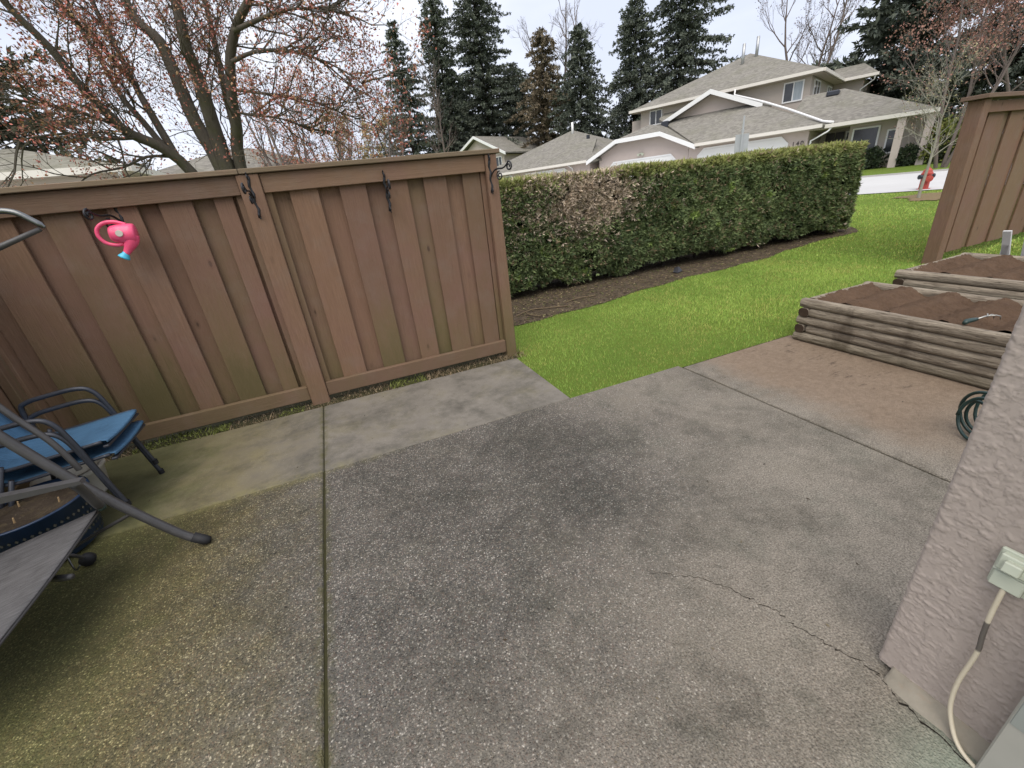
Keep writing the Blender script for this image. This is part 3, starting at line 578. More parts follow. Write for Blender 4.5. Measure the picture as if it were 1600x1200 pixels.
def planter(x0, x1, y0, y1, courses, zb, label, fname):
    h = .074; e = empty('raised_planter', (x0, y1, zb), label, 'planter', 'raised log planters'); d = .088
    Lx = x1 - x0; Ly = y1 - y0
    for c_ in range(courses):
        z = zb * 0 + h * (c_ + .5); long_ = (courses - 1 - c_) % 2 == 0; off = 0 if long_ else d + .004; sh = jit(.012)
        log_mesh(Ly - 2 * off + sh, d, h * .985, 'log', e, (d / 2 + jit(.006), -off, z), math.pi)      # front
        log_mesh(Ly - 2 * off, d, h * .985, 'log', e, (Lx - d / 2, -off, z), math.pi)
        offx = d + .004 if long_ else 0
        log_mesh(Lx - 2 * offx, d, h * .985, 'log', e, (offx, -d / 2 + jit(.004), z), -math.pi / 2)
        log_mesh(Lx - 2 * offx, d, h * .985, 'log', e, (offx, -Ly + d / 2, z), -math.pi / 2)
    zt = h * courses
    def sz(X, Y):
        r = .5 + .5 * np.sin((Y + .1) * 2 * np.pi / .31 + .5 * np.sin(X * 3)); return zt - .05 + .056 * r ** .8 + .014 * (fbm(X * 14, Y * 14, 4, 12) - .5) + .016 * (fbm(X * 60, Y * 60, 2, 3) - .5) + .009 * smooth01(vnoise(X * 34, Y * 34, 8), .72, .9)
    s = grid_mesh('soil', np.arange(d * .8, Lx - d * .7, .009), np.arange(-Ly + d * .8, -d * .7, .009), sz, 'soil', e); return e
planter(3.66, 4.60, .35, 2.42, 5, PT, 'nearer raised planter of weathered grey timbers with furrowed soil', 1)
planter(4.86, 6.02, .3, 2.36, 6, .0, 'farther raised planter of weathered timbers behind the nearer one', 2)
# hand cultivator lying on the planter edge
T0 = Vector((3.70, 1.34, .405)); tl = empty('garden_tool', T0, 'green handled hand cultivator lying on the nearer planter edge', 'tool')
MB().tube([(0, 0, 0), (.03, .005, .006), (.08, -.005, .008), (.115, -.012, .008)], [.012, .016, .015, .010], 10).build('handle', 'hose_green', tl, smooth=True)
mk = MB().tube([(.11, -.011, .008), (.17, -.025, .018), (.2, -.03, .016)], .005, 6)
for k in (-1, 0, 1): mk.tube([(.195, -.03, .016), (.225, -.035 + k * .022, .022), (.25, -.04 + k * .03, .012), (.255, -.04 + k * .032, -.01)], .0035, 5)
mk.build('tines', 'tool_metal', tl, smooth=True)
# pale offcuts leaning on the back of the farther planter
for k, (y, wd, h, lab) in enumerate(((2.05, .06, .72, 'tall pale offcut board leaning on the farther planter'), (1.95, .05, .64, 'pale offcut board leaning just right of the tall one'), (2.13, .05, .58, 'shortest pale offcut board leaning left of the tall one'))):
    o = MB().box(-.01, .01, -wd / 2, wd / 2, 0, h, .002).build('offcut_board', 'offcut', loc=(6.215, y, 0)); o.rotation_euler = (R(4 * k - 3), -math.atan(.172 / .44), 0); tag(o, lab, 'board', 'pale offcuts by the planter')
# coiled hose
hp = []
for i in range(6 * 26 + 1):
    a = i / 26 * 2 * math.pi; t = i / (6 * 26); rr = .115 + .012 * math.sin(i * .13); hp.append((2.88 + .30 * t + .02 * math.sin(i * .3) + rr * .25 * math.cos(a), .86 + .03 * math.sin(5 * t) + rr * math.cos(a) * .8, PT + .012 + rr * 1.02 + rr * math.sin(a)))
hp = [(x, y, max(z, PT + .0085)) for x, y, z in hp]
tag(MB().tube(hp, .0085, 8).build('garden_hose', 'hose_green', None, (2.9, .86, PT), True, loc=(2.9, .86, PT)), 'dark green coiled spring hose standing on the patio beside the wall', 'hose')

# ------------------------------------------------------------------ iron hooks and watering can
def hook(x, y, label, dirx=0.0, dx_arm=0.0, L=.24, zt=1.8):
    e = empty('plant_hook', (x, y, zt - .14), label, 'hook', 'black iron plant hooks on the fence')
    mk_ = MB(); zz = [(0, -.012, .14 - .28 * t) for t in np.linspace(0, 1, 12)]
    mk_.tube([(0.006 * math.sin(i * 1.6), -.012 + .004 * math.cos(i * 1.6), p_[2]) for i, p_ in enumerate(zz)], .0105, 6).tube(spiral((0, -.03, .125), .024, .006, math.pi / 2, 1.3, ((0, -1, 0), (0, 0, 1)), 14), .005, 6).tube(spiral((0, -.03, -.125), .022, .006, -math.pi / 2, -1.3, ((0, -1, 0), (0, 0, 1)), 14), .005, 6)
    mk_.build('back_bar', 'iron_black', e, smooth=True)
    d_ = Vector((dx_arm, -1, 0)).normalized()
    arm = [Vector((0, -.012, -.02)) + d_ * (L * t) + Vector((0, 0, .10 * t + .02 * math.sin(t * 6))) for t in np.linspace(0, 1, 10)]
    tip = arm[-1]; cen = tip + Vector((0, 0, -.035)); MB().tube(arm + spiral(cen, .035, .008, math.pi / 2, -1.35, (tuple(d_), (0, 0, 1)), 18)[1:], .0068, 6).build('arm', 'iron_black', e, smooth=True)
    c2 = Vector((0, -.012, -.02)) + d_ * (L * .5) + Vector((0, 0, .0)); MB().tube(spiral(c2, .036, .008, math.pi / 2, 1.5, (tuple(d_), (0, 0, 1)), 18), .006, 6).build('scroll', 'iron_black', e, smooth=True)
    return e
hook(-1.23, 3.762, 'black scroll hook on the fence carrying the pink watering can', L=.25, dx_arm=-.28, zt=1.74)
hook(-.415, 3.70, 'black scroll hook on the middle fence post', L=.2, dx_arm=-.1)
hook(.505, 3.722, 'black scroll hook on the top rail between the two fence posts', L=.2, zt=1.74)
hook(1.375, 3.70, 'black scroll hook on the end fence post beside the hedge', L=.22, dx_arm=.45, zt=1.79)
# watering can: hangs by its handle, spout down
cb = Vector((-1.20, 3.60, 1.515)); can = empty('watering_can', cb, 'small pink plastic watering can with blue rose hanging on the fence', 'watering can')
ax = Vector((-.97, -.1, .12)).normalized()      # from base to mouth
MB().lathe([(.0, -.062), (.05, -.062), (.062, -.054), (.063, -.03), (.058, .02), (.05, .055), (.04, .07), (.036, .07), (.044, .05), (.05, 0), (0, -.05)], 28, (0, 0, 0), tuple(ax)).build('body', 'pink_plastic', can, smooth=True)
MB().tube(smooth_path([(.03, -.005, .052), (-.02, -.01, .074), (-.075, -.015, .074), (-.118, -.018, .045), (-.128, -.018, .0), (-.105, -.016, -.042), (-.06, -.012, -.06), (-.02, -.008, -.056)]), .0115, 10).build('handle', 'pink_plastic', can, smooth=True)
MB().tube(smooth_path([(.035, -.008, -.012), (.022, -.012, -.05), (-.006, -.018, -.088), (-.03, -.024, -.118)]), [.04, .04, .04, .0395, .039, .037, .035, .033, .0305, .028, .0255, .023, .021, .0195, .0185, .018], 16).build('spout', 'pink_plastic', can, smooth=True)
da = Vector((-.6, -.1, -.75)).normalized(); MB().lathe([(.017, -.004), (.02, .008), (.03, .026), (.032, .034), (.02, .038), (0, .0385)], 20, (-.029, -.024, -.114), tuple(da)).build('rose', 'cyan_plastic', can, smooth=True)
MB().lathe([(0, .0005), (.019, .0), (.02, -.002)], 20, (-.005, -.064, .006), (0, -1, .1)).build('sticker', 'pot_white', can)

# ------------------------------------------------------------------ chairs
def sling_chair(dz, dx, label):
    B = Vector((-1.65, 2.92, PT)); e = empty('patio_chair', B + Vector((dx, 0, dz)), label, 'chair', 'stacked blue sling chairs')
    for s, y in ((-1, -.235), (1, .225)):
        pts = smooth_path([(.205, y * 1.02, 0.0 if dz == 0 else .0), (.17, y, .22), (.135, y, .46), (.10, y, .575), (.03, y, .608), (-.12, y, .60), (-.21, y, .585), (-.245, y, .55), (-.25, y, .40)], 6)
        o = MB().tube(pts, .0135, 8, flat=1.0).build('arm_leg', 'frame_slate', e, smooth=True)
        MB().tube([(-.18, y * .98, .40), (-.27, y, .2), (-.33, y * 1.02, .0)], .012, 8).build('rear_leg', 'frame_slate', e, smooth=True)
        MB().tube(smooth_path([(.24, y * .93, .405), (0, y * .93, .385), (-.2, y * .93, .375), (-.27, y * .93, .43), (-.36, y * .93, .68), (-.44, y * .93, .93)], 5), .010, 8).build('side_rail', 'frame_slate', e, smooth=True)
        MB().lathe([(0, -.002), (.016, -.002), (.017, .03), (.0135, .03)], 12, (.205, y * 1.02, 0)).build('foot', 'rubber', e)
    nx = 26; prof = [(.262, .395), (.245, .412), (.1, .40), (-.05, .385), (-.18, .38), (-.235, .40), (-.28, .46), (-.36, .685), (-.44, .93)]; prof = [(p.x, p.z) for p in smooth_path([(a, 0, c_) for a, c_ in prof], 5)]
    ysn = np.linspace(-.215, .208, 12); v = []; f = []
    for a, c_ in prof:
        for yy in ysn: v.append((a, yy, c_ - .014 * (1 - (yy / .215) ** 2)))
    n = len(ysn)
    for i in range(len(prof) - 1):
        for j in range(n - 1): f.append((i * n + j, i * n + j + 1, (i + 1) * n + j + 1, (i + 1) * n + j))
    s = raw_mesh('sling', v, f, 'sling_blue', e, smooth=True); sm = s.modifiers.new('t', 'SOLIDIFY'); sm.thickness = .004
    MB().box(.235, .262, -.222, .216, .368, .382, .003).build('front_bar', 'frame_slate', e)
    return e
sling_chair(0, .0, 'lower blue sling chair of the stacked pair by the fence'); sling_chair(.082, -.004, 'upper blue sling chair of the stacked pair by the fence')

RBs = Vector((-1.5, 1.9, PT)); rec = empty('folding_recliner', RBs, 'grey tubular folding recliner with grey sling at the left edge', 'chair')
def rt(pts, r, name, mat='frame_grey', n=12, flat=1.0): return MB().tube(smooth_path(pts, 6), r, n, flat=flat).build(name, mat, rec, tuple(RBs), True)
rt([(-.985, 2.18, .045), (-1.05, 2.185, .105), (-1.16, 2.19, .27), (-1.27, 2.195, .46), (-1.38, 2.2, .68), (-1.5, 2.2, .95), (-1.62, 2.2, 1.2)], .0205, 'leg')
MB().tube([(-.955, 2.176, .031), (-.975, 2.178, .040), (-1.02, 2.183, .078)], [.017, .0245, .0245], 14).build('foot_cap', 'rubber', rec, tuple(RBs), True)
rt([(-1.5, 1.42, .03), (-1.56, 1.42, .2), (-1.62, 1.42, .6), (-1.68, 1.42, 1.1)], .0205, 'leg')
rt([(-1.52, 2.28, 1.15), (-1.41, 2.27, .87), (-1.345, 2.265, .72), (-1.315, 2.26, .60), (-1.31, 2.26, .56)], .0125, 'brace', n=10)
MB().slab([(-1.75, 2.0, .655), (-1.42, 1.98, .647), (-1.17, 1.98, .628), (-1.165, 1.98, .612), (-1.42, 1.98, .618), (-1.75, 2.0, .625)], (0, .034, 0)).build('armrest', 'frame_grey', rec, tuple(RBs))
rt([(-1.215, 2.02, .605), (-1.225, 2.06, .55), (-1.235, 2.1, .46), (-1.245, 2.13, .42)], .018, 'arm_strut', n=10)
MB().lathe([(0, -.012), (.014, -.012), (.016, 0), (.012, .012), (0, .014)], 14, (-1.295, 2.225, .36), (.9, .2, .1)).build('knob', 'knob_green', rec, tuple(RBs), True)
v = []; f = []; nu, nv = 16, 16
for i in range(nu):
    for j in range(nv):
        a = i / (nu - 1); c_ = j / (nv - 1); v.append((-1.315 - .55 * a - .0 * c_ - RBs.x, 2.22 - .78 * c_ - RBs.y, .352 - .115 * a - .018 * math.sin(math.pi * c_) * (1 - abs(2 * a - 1) * .4) - RBs.z))
for i in range(nu - 1):
    for j in range(nv - 1): f.append((i * nv + j, i * nv + j + 1, (i + 1) * nv + j + 1, (i + 1) * nv + j))
sl = raw_mesh('seat_sling', v, f, 'sling_grey', rec, smooth=True); sl.modifiers.new('t', 'SOLIDIFY').thickness = .005
rt([(-1.318, 2.22, .343), (-1.318, 1.85, .334), (-1.318, 1.44, .343)], .006, 'front_hem', n=8); rt([(-1.86, 2.215, .235), (-1.6, 2.22, .29), (-1.32, 2.222, .345)], .010, 'seat_rail', n=8); rt([(-1.86, 1.44, .235), (-1.6, 1.44, .29), (-1.32, 1.44, .343)], .010, 'seat_rail', n=8)
rt([(-1.19, 2.2, .30), (-1.4, 2.23, .22), (-1.6, 2.25, .14)], .0085, 'cross_rod', n=8)
rt([(-1.38, 2.05, .2), (-1.45, 2.12, .14), (-1.5, 2.2, .17)], .004, 'cable', 'frame_silver', n=6); MB().lathe([(0, -.02), (.03, -.018), (.034, 0), (.03, .018), (0, .02)], 16, (-1.52, 2.32, .05), (0, 1, .2)).build('roller', 'rubber', rec, tuple(RBs), True)
rt([(-1.52, 2.32, .05), (-1.53, 2.26, .14), (-1.6, 2.25, .15)], .008, 'roller_stem', n=8)
MB().tube([(-1.40, 1.93, .255), (-1.35, 1.90, .262), (-1.31, 1.885, .265)], [.012, .014, .011], 10).build('end_plug', 'frame_grey', rec, tuple(RBs), True)
rt([(-1.72, 1.95, .245), (-1.4, 1.93, .255)], .009, 'cross_rod', n=8)
# a folded metal chair frame, mostly out of the frame at the upper left
fb = Vector((-2.02, 2.6, PT)); fr_ = empty('metal_frame', fb, 'bent grey metal tube frame reaching in at the upper left edge', 'frame')
MB().tube(smooth_path([(-2.02, 2.6, 0), (-2.02, 2.6, 1.3), (-1.9, 2.6, 1.58), (-1.55, 2.6, 1.655), (-1.3, 2.6, 1.655), (-1.21, 2.6, 1.645), (-1.16, 2.6, 1.605), (-1.13, 2.6, 1.572)], 6), [.0125] * 40 + [.009, .007, .006], 10).build('upper_tube', 'frame_silver', fr_, tuple(fb), True)
MB().tube([(-2.0, 2.6, 1.30), (-1.31, 2.6, 1.515), (-1.15, 2.6, 1.568)], [.0125, .0125, .010], 10).build('lower_tube', 'frame_grey', fr_, tuple(fb), True)

# blue basket pot with soil and bulbs
pb = Vector((-1.76, 2.57, PT)); pot = empty('flower_pot', pb, 'dark blue lattice sided flower pot with old soil under the recliner', 'pot')
MB().lathe([(.16, 0), (.2, .03), (.235, .285), (.243, .288), (.243, .298), (.232, .298), (.226, .27), (.18, .03)], 40).build('rim_wall', 'pot_blue', pot, smooth=True)
mk = MB()
for k in range(54):
    for j in range(5):
        a = 2 * math.pi * (k + .5 * (j % 2)) / 54; r = .2 + .035 * (.03 + j * .042) / .255; z = .06 + j * .042; d_ = .0075
        t = Vector((-math.sin(a), math.cos(a), 0)); c_ = Vector((r * math.cos(a), r * math.sin(a), z)) * 1.0; c_.x *= 1.022; c_.y *= 1.022; o = len(mk.v); mk.v += [tuple(c_ - t * d_), tuple(c_ + Vector((0, 0, -.009))), tuple(c_ + t * d_), tuple(c_ + Vector((0, 0, .009)))]; mk.f.append((o, o + 1, o + 2, o + 3))
ob = mk.build('lattice_studs', 'frame_silver', pot); ob['kind'] = 'stuff'
gs = grid_mesh('soil', np.arange(-.225, .226, .012), np.arange(-.225, .226, .012), lambda x, y: .245 + .035 * fbm(x * 14, y * 14, 4, 5), 'bed_soil', pot, keep=lambda x, y: x * x + y * y < .0475)
for k in range(3): a = k * 2.3; MB().tube([(.12 * math.cos(a), .1 * math.sin(a), .255), (.12 * math.cos(a) + .015, .1 * math.sin(a) - .01, .3)], [.005, .003], 6).build('stalk', 'bulb', pot)
wp_ = Vector((-1.86, 3.12, PT)); MBp = MB().lathe([(0, 0), (.12, 0), (.135, .02), (.16, .17), (.172, .175), (.172, .2), (.15, .2), (.13, .03), (0, .025)], 32)
tag(MBp.build('plant_pot', 'pot_white', None, smooth=True, loc=wp_), 'cream white plastic pot standing under the blue chairs', 'pot')

# debris by the hedge
for k, (pts, lab) in enumerate((([(1.95, 4.86, .05), (2.2, 4.95, .065), (2.45, 4.93, .05), (2.7, 4.86, .04)], 'long dry fallen twig on the soil near the fence end'), ([(2.1, 4.88, .06), (2.12, 4.78, .05), (2.22, 4.7, .035)], 'short forked twig lying across the long one'), ([(2.75, 5.0, .05), (3.0, 5.05, .06), (3.25, 5.02, .05)], 'thin twig lying on the soil in front of the hedge'))):
    tag(MB().tube(smooth_path(pts, 4), .007, 6).build('fallen_twig', 'twig', None, pts[0], True, loc=pts[0]), lab, 'twig', 'fallen twigs')
mk = MB(); mk.v = [(0, 0, 0), (.12, .02, .01), (.16, .1, .03), (.05, .13, .06), (.07, .06, .085), (.0, .09, .03), (-.05, .04, .015)]; mk.f = [(0, 1, 4), (1, 2, 4), (2, 3, 4), (3, 5, 4), (5, 0, 4), (5, 6, 0)]
o = mk.build('plastic_scrap', 'plastic_black', loc=(4.98, 5.32, .045)); o.modifiers.new('t', 'SOLIDIFY').thickness = .003; tag(o, 'crumpled black plastic scrap on the soil by the hedge', 'scrap')
o = MB().lathe([(0, 0), (.07, .005), (.09, .04), (.07, .08), (.03, .1), (0, .1)], 9).build('stone', 'kerb', loc=(1.72, 5.45, .02)); tag(o, 'grey stone at the hedge foot by the fence post', 'stone')

# ------------------------------------------------------------------ hedge
HX0, HX1, HY0, HY1, HZ = 1.0, 9.55, 5.62, 6.75, 1.63
hedge = empty('hedge', (5.3, 6.2, 0), 'long clipped cedar hedge with a brown dead patch', 'hedge')
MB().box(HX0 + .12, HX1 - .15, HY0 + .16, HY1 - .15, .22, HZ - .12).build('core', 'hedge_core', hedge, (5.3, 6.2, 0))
mk = MB()
for k in range(24): x = HX0 + .3 + k * .36 + jit(.1); mk.tube([(x, 6.1 + jit(.15), 0), (x + jit(.05), 6.1 + jit(.1), .5)], [.035, .025], 6)
mk.build('stems', 'bark_dark', hedge, (5.3, 6.2, 0))['kind'] = 'stuff'
def hedge_sprays(n):
    pos = []; nor = []
    kinds = RNG.choice(4, n, p=[.70, .19, .08, .03]); a = RNG.random(n); c_ = RNG.random(n)
    zb = .08 + .26 * vnoise(HX0 + a * 30, a * 0 + 2, 5)
    x = HX0 + a * (HX1 - HX0); front_z = zb + (HZ - zb) * c_
    P3 = np.zeros((n, 3)); N3 = np.zeros((n, 3)); f_ = kinds == 0
    bulge = (fbm(x * 1.3, front_z * 1.3, 4, 77) - .5) * .24 + (fbm(x * 5, front_z * 5, 3, 78) - .5) * .15 - .06 * smooth01(front_z, 1.35, 1.63) * -1 - .1 * (1 - smooth01(front_z, .1, .5)) * -1
    P3[f_] = np.stack([x, HY0 + bulge, front_z], -1)[f_]; N3[f_] = (0, -1, .15)
    t_ = kinds == 1; yy = HY0 + c_ * (HY1 - HY0); P3[t_] = np.stack([x, yy, HZ + (fbm(x * 2, yy * 2, 4, 79) - .5) * .12], -1)[t_]; N3[t_] = (0, 0, 1)
    e_ = kinds == 2; zz = .15 + a * (HZ - .15); P3[e_] = np.stack([HX1 + (fbm(yy * 3, zz * 3, 3, 80) - .5) * .16, yy, zz], -1)[e_]; N3[e_] = (1, 0, .1)
    l_ = kinds == 3; P3[l_] = np.stack([HX0 + 0 * zz, yy, zz], -1)[l_]; N3[l_] = (-1, 0, .1)
    P3 -= N3 * (RNG.random((n, 1)) ** 2 * .13); return P3, N3, kinds
NS = 145000; HP, HN, HK = hedge_sprays(NS)
def make_sprays(P3, N3, col, lmin, lmax, wratio, nb, spread, up):
    n = len(P3); d = N3 + RNG.normal(0, spread, (n, 3)) + np.array([0, 0, up]); d /= np.linalg.norm(d, axis=1)[:, None]
    rv = RNG.normal(0, 1, (n, 3)); s = np.cross(d, rv); s /= np.linalg.norm(s, axis=1)[:, None]; L = RNG.uniform(lmin, lmax, n)[:, None]; V = np.empty((n, nb, 4, 3)); C = np.empty((n, nb, 4, 3))
    for k in range(nb):
        ang = (k - (nb - 1) / 2) * .55 + RNG.normal(0, .12, (n, 1)); dk = d * np.cos(ang) + s * np.sin(ang); up_ = np.cross(d, s); sk = np.cross(dk, up_) ; tw = RNG.normal(0, .5, (n, 1)); sk = sk * np.cos(tw) + up_ * np.sin(tw); Lk = L * RNG.uniform(.65, 1.1, (n, 1))
        V[:, k, 0] = P3; V[:, k, 1] = P3 + dk * Lk * .5 + sk * Lk * wratio; V[:, k, 2] = P3 + dk * Lk; V[:, k, 3] = P3 + dk * Lk * .5 - sk * Lk * wratio
        cc = col * RNG.uniform(.75, 1.25, (n, 1)); C[:, k] = cc[:, None, :]
        C[:, k, 2] *= 1.2
    return V.reshape(-1, 3), C.reshape(-1, 3)
hole = (fbm(HP[:, 0] * 5.2, HP[:, 2] * 6, 3, 101) > .66) & (HK == 0) & (RNG.random(NS) < .85); HP = HP[~hole]; HN = HN[~hole]; HK = HK[~hole]; NS = len(HP)
t = np.clip(RNG.normal(.42, .26, NS) + .5 * (fbm(HP[:, 0] * 1.6, HP[:, 2] * 2, 3, 111) - .5), 0, 1)[:, None]; hc = np.array([.06, .088, .042]) * (1 - t) + np.array([.215, .27, .11]) * t
topm = (smooth01(HP[:, 2], 1.42, 1.64) * (.35 + .5 * RNG.random(NS)))[:, None]; hc = hc * (1 - topm) + np.array([.34, .34, .1]) * topm
dm = 1.25 * np.exp(-(((HP[:, 0] - 3.45 - .35 * (HP[:, 2] - 1.2)) / 1.05) ** 2 + ((HP[:, 2] - 1.25) / .5) ** 2)) + .9 * (fbm(HP[:, 0] * 3, HP[:, 2] * 3, 4, 90) - .5)
dead = (dm + RNG.normal(0, .26, NS) > .62) & (HP[:, 1] < 6.6); hc[dead] = (np.array([.44, .36, .28]) * RNG.uniform(.55, 1.45, (NS, 1)))[dead]
sp = RNG.random(NS) < .09; hc[sp & ~dead] = np.array([.24, .18, .11])
br_ = (fbm(HP[:, 0] * 6, HP[:, 2] * 6, 2, 95) > .8) & ~dead; hc[br_] = hc[br_] * .6 + np.array([.24, .34, .06]) * .5
hv, hcc = make_sprays(HP, HN, hc, .035, .085, .12, 3, .65, .1); ss = RNG.random(NS) < .012; hv2, hc2 = make_sprays(HP[ss], HN[ss], hc[ss] * 1.1, .08, .13, .07, 3, .5, .2); hv = np.concatenate([hv, hv2]); hcc = np.concatenate([hcc, hc2]); hv -= np.array([5.3, 6.2, 0])
raw_mesh('foliage', hv, np.arange(len(hv)).reshape(-1, 4), 'foliage', hedge, colors=hcc)

# ------------------------------------------------------------------ trees
class Tree:
    def __init__(s, seed): s.rng = random.Random(seed); s.wood = MB(); s.twig = MB(); s.tips = []; s.minr = .0025
    def limb(s, pts, r0, r1, n=7):
        m = len(pts); s.wood.tube(pts, [r0 + (r1 - r0) * i / (m - 1) for i in range(m)], n, cap=False)
    def grow(s, p, d, L, r, lvl, maxl, ang=.6, ratio=.62, kids=4, trop=.12, wig=.16, seg=5, big=.02):
        g = s.rng; pts = [p.copy()]; d = d.normalized()
        for i in range(seg):
            d = (d + Vector((g.gauss(0, wig), g.gauss(0, wig), g.gauss(0, wig))) + Vector((0, 0, trop))).normalized(); pts.append(pts[-1] + d * (L / seg))
        rad = [r * (1 - .72 * i / seg) for i in range(seg + 1)]; (s.wood if r > big else s.twig).tube(pts, rad, 6 if r > .03 else (4 if r > .008 else 3), cap=False)
        if lvl >= maxl: s.tips.append((pts[-1], d)); s.tips.append((pts[len(pts) // 2], d)); return
        for k in range(kids):
            t = .25 + .75 * (k + g.random()) / kids; q = t * seg; i = min(int(q), seg - 1); pos = pts[i].lerp(pts[i + 1], q - i); dd = (pts[i + 1] - pts[i]).normalized()
            ax_ = dd.orthogonal().normalized(); ax_.rotate(Matrix.Rotation(g.uniform(0, 6.28), 3, dd)); nd = dd.copy(); nd.rotate(Matrix.Rotation(ang * g.uniform(.6, 1.4), 3, ax_))
            s.grow(pos, nd, L * ratio * g.uniform(.75, 1.2) * (1.15 - .45 * t), max(rad[i] * .58, s.minr), lvl + 1, maxl, ang, ratio, kids, trop, wig, max(3, seg - 1), big)
        s.tips.append((pts[-1], d))
    def shoots(s, pts, r0, n, L, lvl, maxl, **k):
        """side branches along a given limb"""
        g = s.rng; m = len(pts) - 1
        for j in range(n):
            q = g.uniform(.12, 1) * m; i = min(int(q), m - 1); pos = Vector(pts[i]).lerp(Vector(pts[i + 1]), q - i); dd = (Vector(pts[i + 1]) - Vector(pts[i])).normalized(); ax_ = dd.orthogonal().normalized(); ax_.rotate(Matrix.Rotation(g.uniform(0, 6.28), 3, dd)); nd = dd.copy(); nd.rotate(Matrix.Rotation(g.uniform(.4, 1.1), 3, ax_))
            s.grow(pos, nd, L * g.uniform(.6, 1.3), r0 * g.uniform(.5, 1), lvl, maxl, **k)
    def finish(s, name, base, label, mat, tmat=None, buds=None, group=None, size=.05, nb=3, frac=1.0, spread=.12, trunk_name='trunk'):
        e = empty(name, base, label, 'tree', group); B_ = tuple(base); s.wood.build(trunk_name, mat, e, B_, True); s.twig.build('branches', tmat or mat, e, B_)['kind'] = 'stuff'
        if buds:
            tp = [t_ for t_ in s.tips if s.rng.random() < frac]; P3 = np.array([tuple(t_[0]) for t_ in tp]); P3 = np.repeat(P3, nb, 0); P3 = P3 + RNG.normal(0, spread, P3.shape); ci = RNG.integers(0, len(buds), len(P3)); col = np.array(buds)[ci] * RNG.uniform(.65, 1.3, (len(P3), 1))
            N3 = RNG.normal(0, 1, P3.shape) + np.array([0, 0, .3]); N3 /= np.linalg.norm(N3, axis=1)[:, None]; v_, c_ = make_sprays(P3, N3, col, size * .6, size * 1.4, .22, 2, .3, 0); v_ -= np.array(B_)
            raw_mesh('crown', v_, np.arange(len(v_)).reshape(-1, 4), 'foliage', e, colors=c_)
        return e
def polar(az, t): x = t * math.sin(R(az)); y = t * math.cos(R(az)); return Vector((x, y, float(terrain(x, y))))

# big multi stemmed maple behind the fence
K = 10 / 7.5
def mp(pts, dy0=0, dy1=0):
    m = len(pts); return [Vector((x * K * (1 + (dy0 + (dy1 - dy0) * i / (m - 1)) / 10), 10 + dy0 + (dy1 - dy0) * i / (m - 1), 1.5 + (z - 1.5) * K * (1 + (dy0 + (dy1 - dy0) * i / (m - 1)) / 10))) for i, (x, z) in enumerate(pts)]
mt = Tree(3); base = Vector((-1.35, 10, 0))
mlimbs = [
    ([(-1.2, 1.3), (-1.48, 2.18), (-1.72, 2.5), (-2.0, 2.68), (-2.14, 2.93), (-2.29, 3.23), (-2.39, 3.54), (-2.6, 3.94), (-2.75, 4.5), (-2.8, 5.2)], 0, -1.6, .13, .03),
    ([(-1.58, 2.36), (-1.68, 2.89), (-1.71, 3.06), (-1.73, 3.22), (-1.77, 3.62), (-1.82, 3.99), (-1.85, 4.5), (-1.8, 5.2)], -.1, 1.2, .085, .025),
    ([(-1.68, 2.5), (-1.80, 2.8), (-1.91, 3.06), (-1.96, 3.39), (-2.01, 3.65), (-2.14, 3.98), (-2.2, 4.6)], -.15, .6, .07, .02),
    ([(-1.73, 3.19), (-1.83, 3.4), (-1.93, 3.62), (-2.05, 3.81), (-2.15, 4.06), (-2.35, 4.6)], .3, -.8, .06, .02),
    ([(-1.1, 1.0), (-1.12, 2.21), (-1.23, 2.76), (-1.26, 3.22), (-1.3, 3.61), (-1.44, 3.78), (-1.49, 4.0), (-1.5, 4.8), (-1.45, 5.6)], 0, .6, .175, .05),
    ([(-1.08, .9), (-1.05, 2.21), (-1.04, 2.78), (-1.02, 3.21), (-1.04, 3.54), (-.98, 4.01), (-.97, 4.6), (-.9, 5.5)], .1, -.8, .185, .05),
    ([(-1.0, .9), (-.88, 2.25), (-.78, 2.65), (-.71, 3.03), (-.58, 3.46), (-.39, 3.79), (-.17, 4.04), (.06, 4.29), (.3, 4.8)], .2, -1.4, .15, .04),
    ([(-.80, 2.55), (-.78, 3.0), (-.72, 3.5), (-.66, 4.1), (-.6, 4.9)], .2, .9, .09, .03),
    # low left sweepers
    ([(-1.75, 2.52), (-2.1, 2.78), (-2.5, 2.95), (-2.9, 3.05), (-3.3, 3.1)], -.3, -1.5, .05, .012),
    ([(-1.9, 2.62), (-2.2, 2.62), (-2.6, 2.7), (-3.1, 2.66)], -.4, -1.6, .04, .01),
    ([(-1.62, 2.38), (-1.9, 2.4), (-2.2, 2.3), (-2.55, 2.25), (-2.8, 2.1)], -.2, -1.2, .035, .008),
    # right reaching boughs
    ([(-.45, 3.72), (-.1, 3.85), (.25, 3.95), (.6, 3.97), (.95, 3.93)], -1.0, -2.2, .05, .008),
    ([(-.58, 3.4), (-.3, 3.5), (0.05, 3.52), (.4, 3.45), (.75, 3.3), (1.0, 3.12)], -.8, -2.0, .045, .007),
    ([(-.66, 3.1), (-.35, 3.05), (.0, 3.0), (.35, 2.9), (.7, 2.75), (1.1, 2.6)], -.5, -1.6, .035, .006),
    ([(-.75, 2.85), (-.5, 2.8), (-.2, 2.75), (.1, 2.62), (.3, 2.5)], -.3, -1.0, .03, .006),
]
mt.limb([Vector((-1.35, 10, -.1)), Vector((-1.38, 10, .6)), Vector((-1.42, 10, 1.4))], .42, .36, 12)
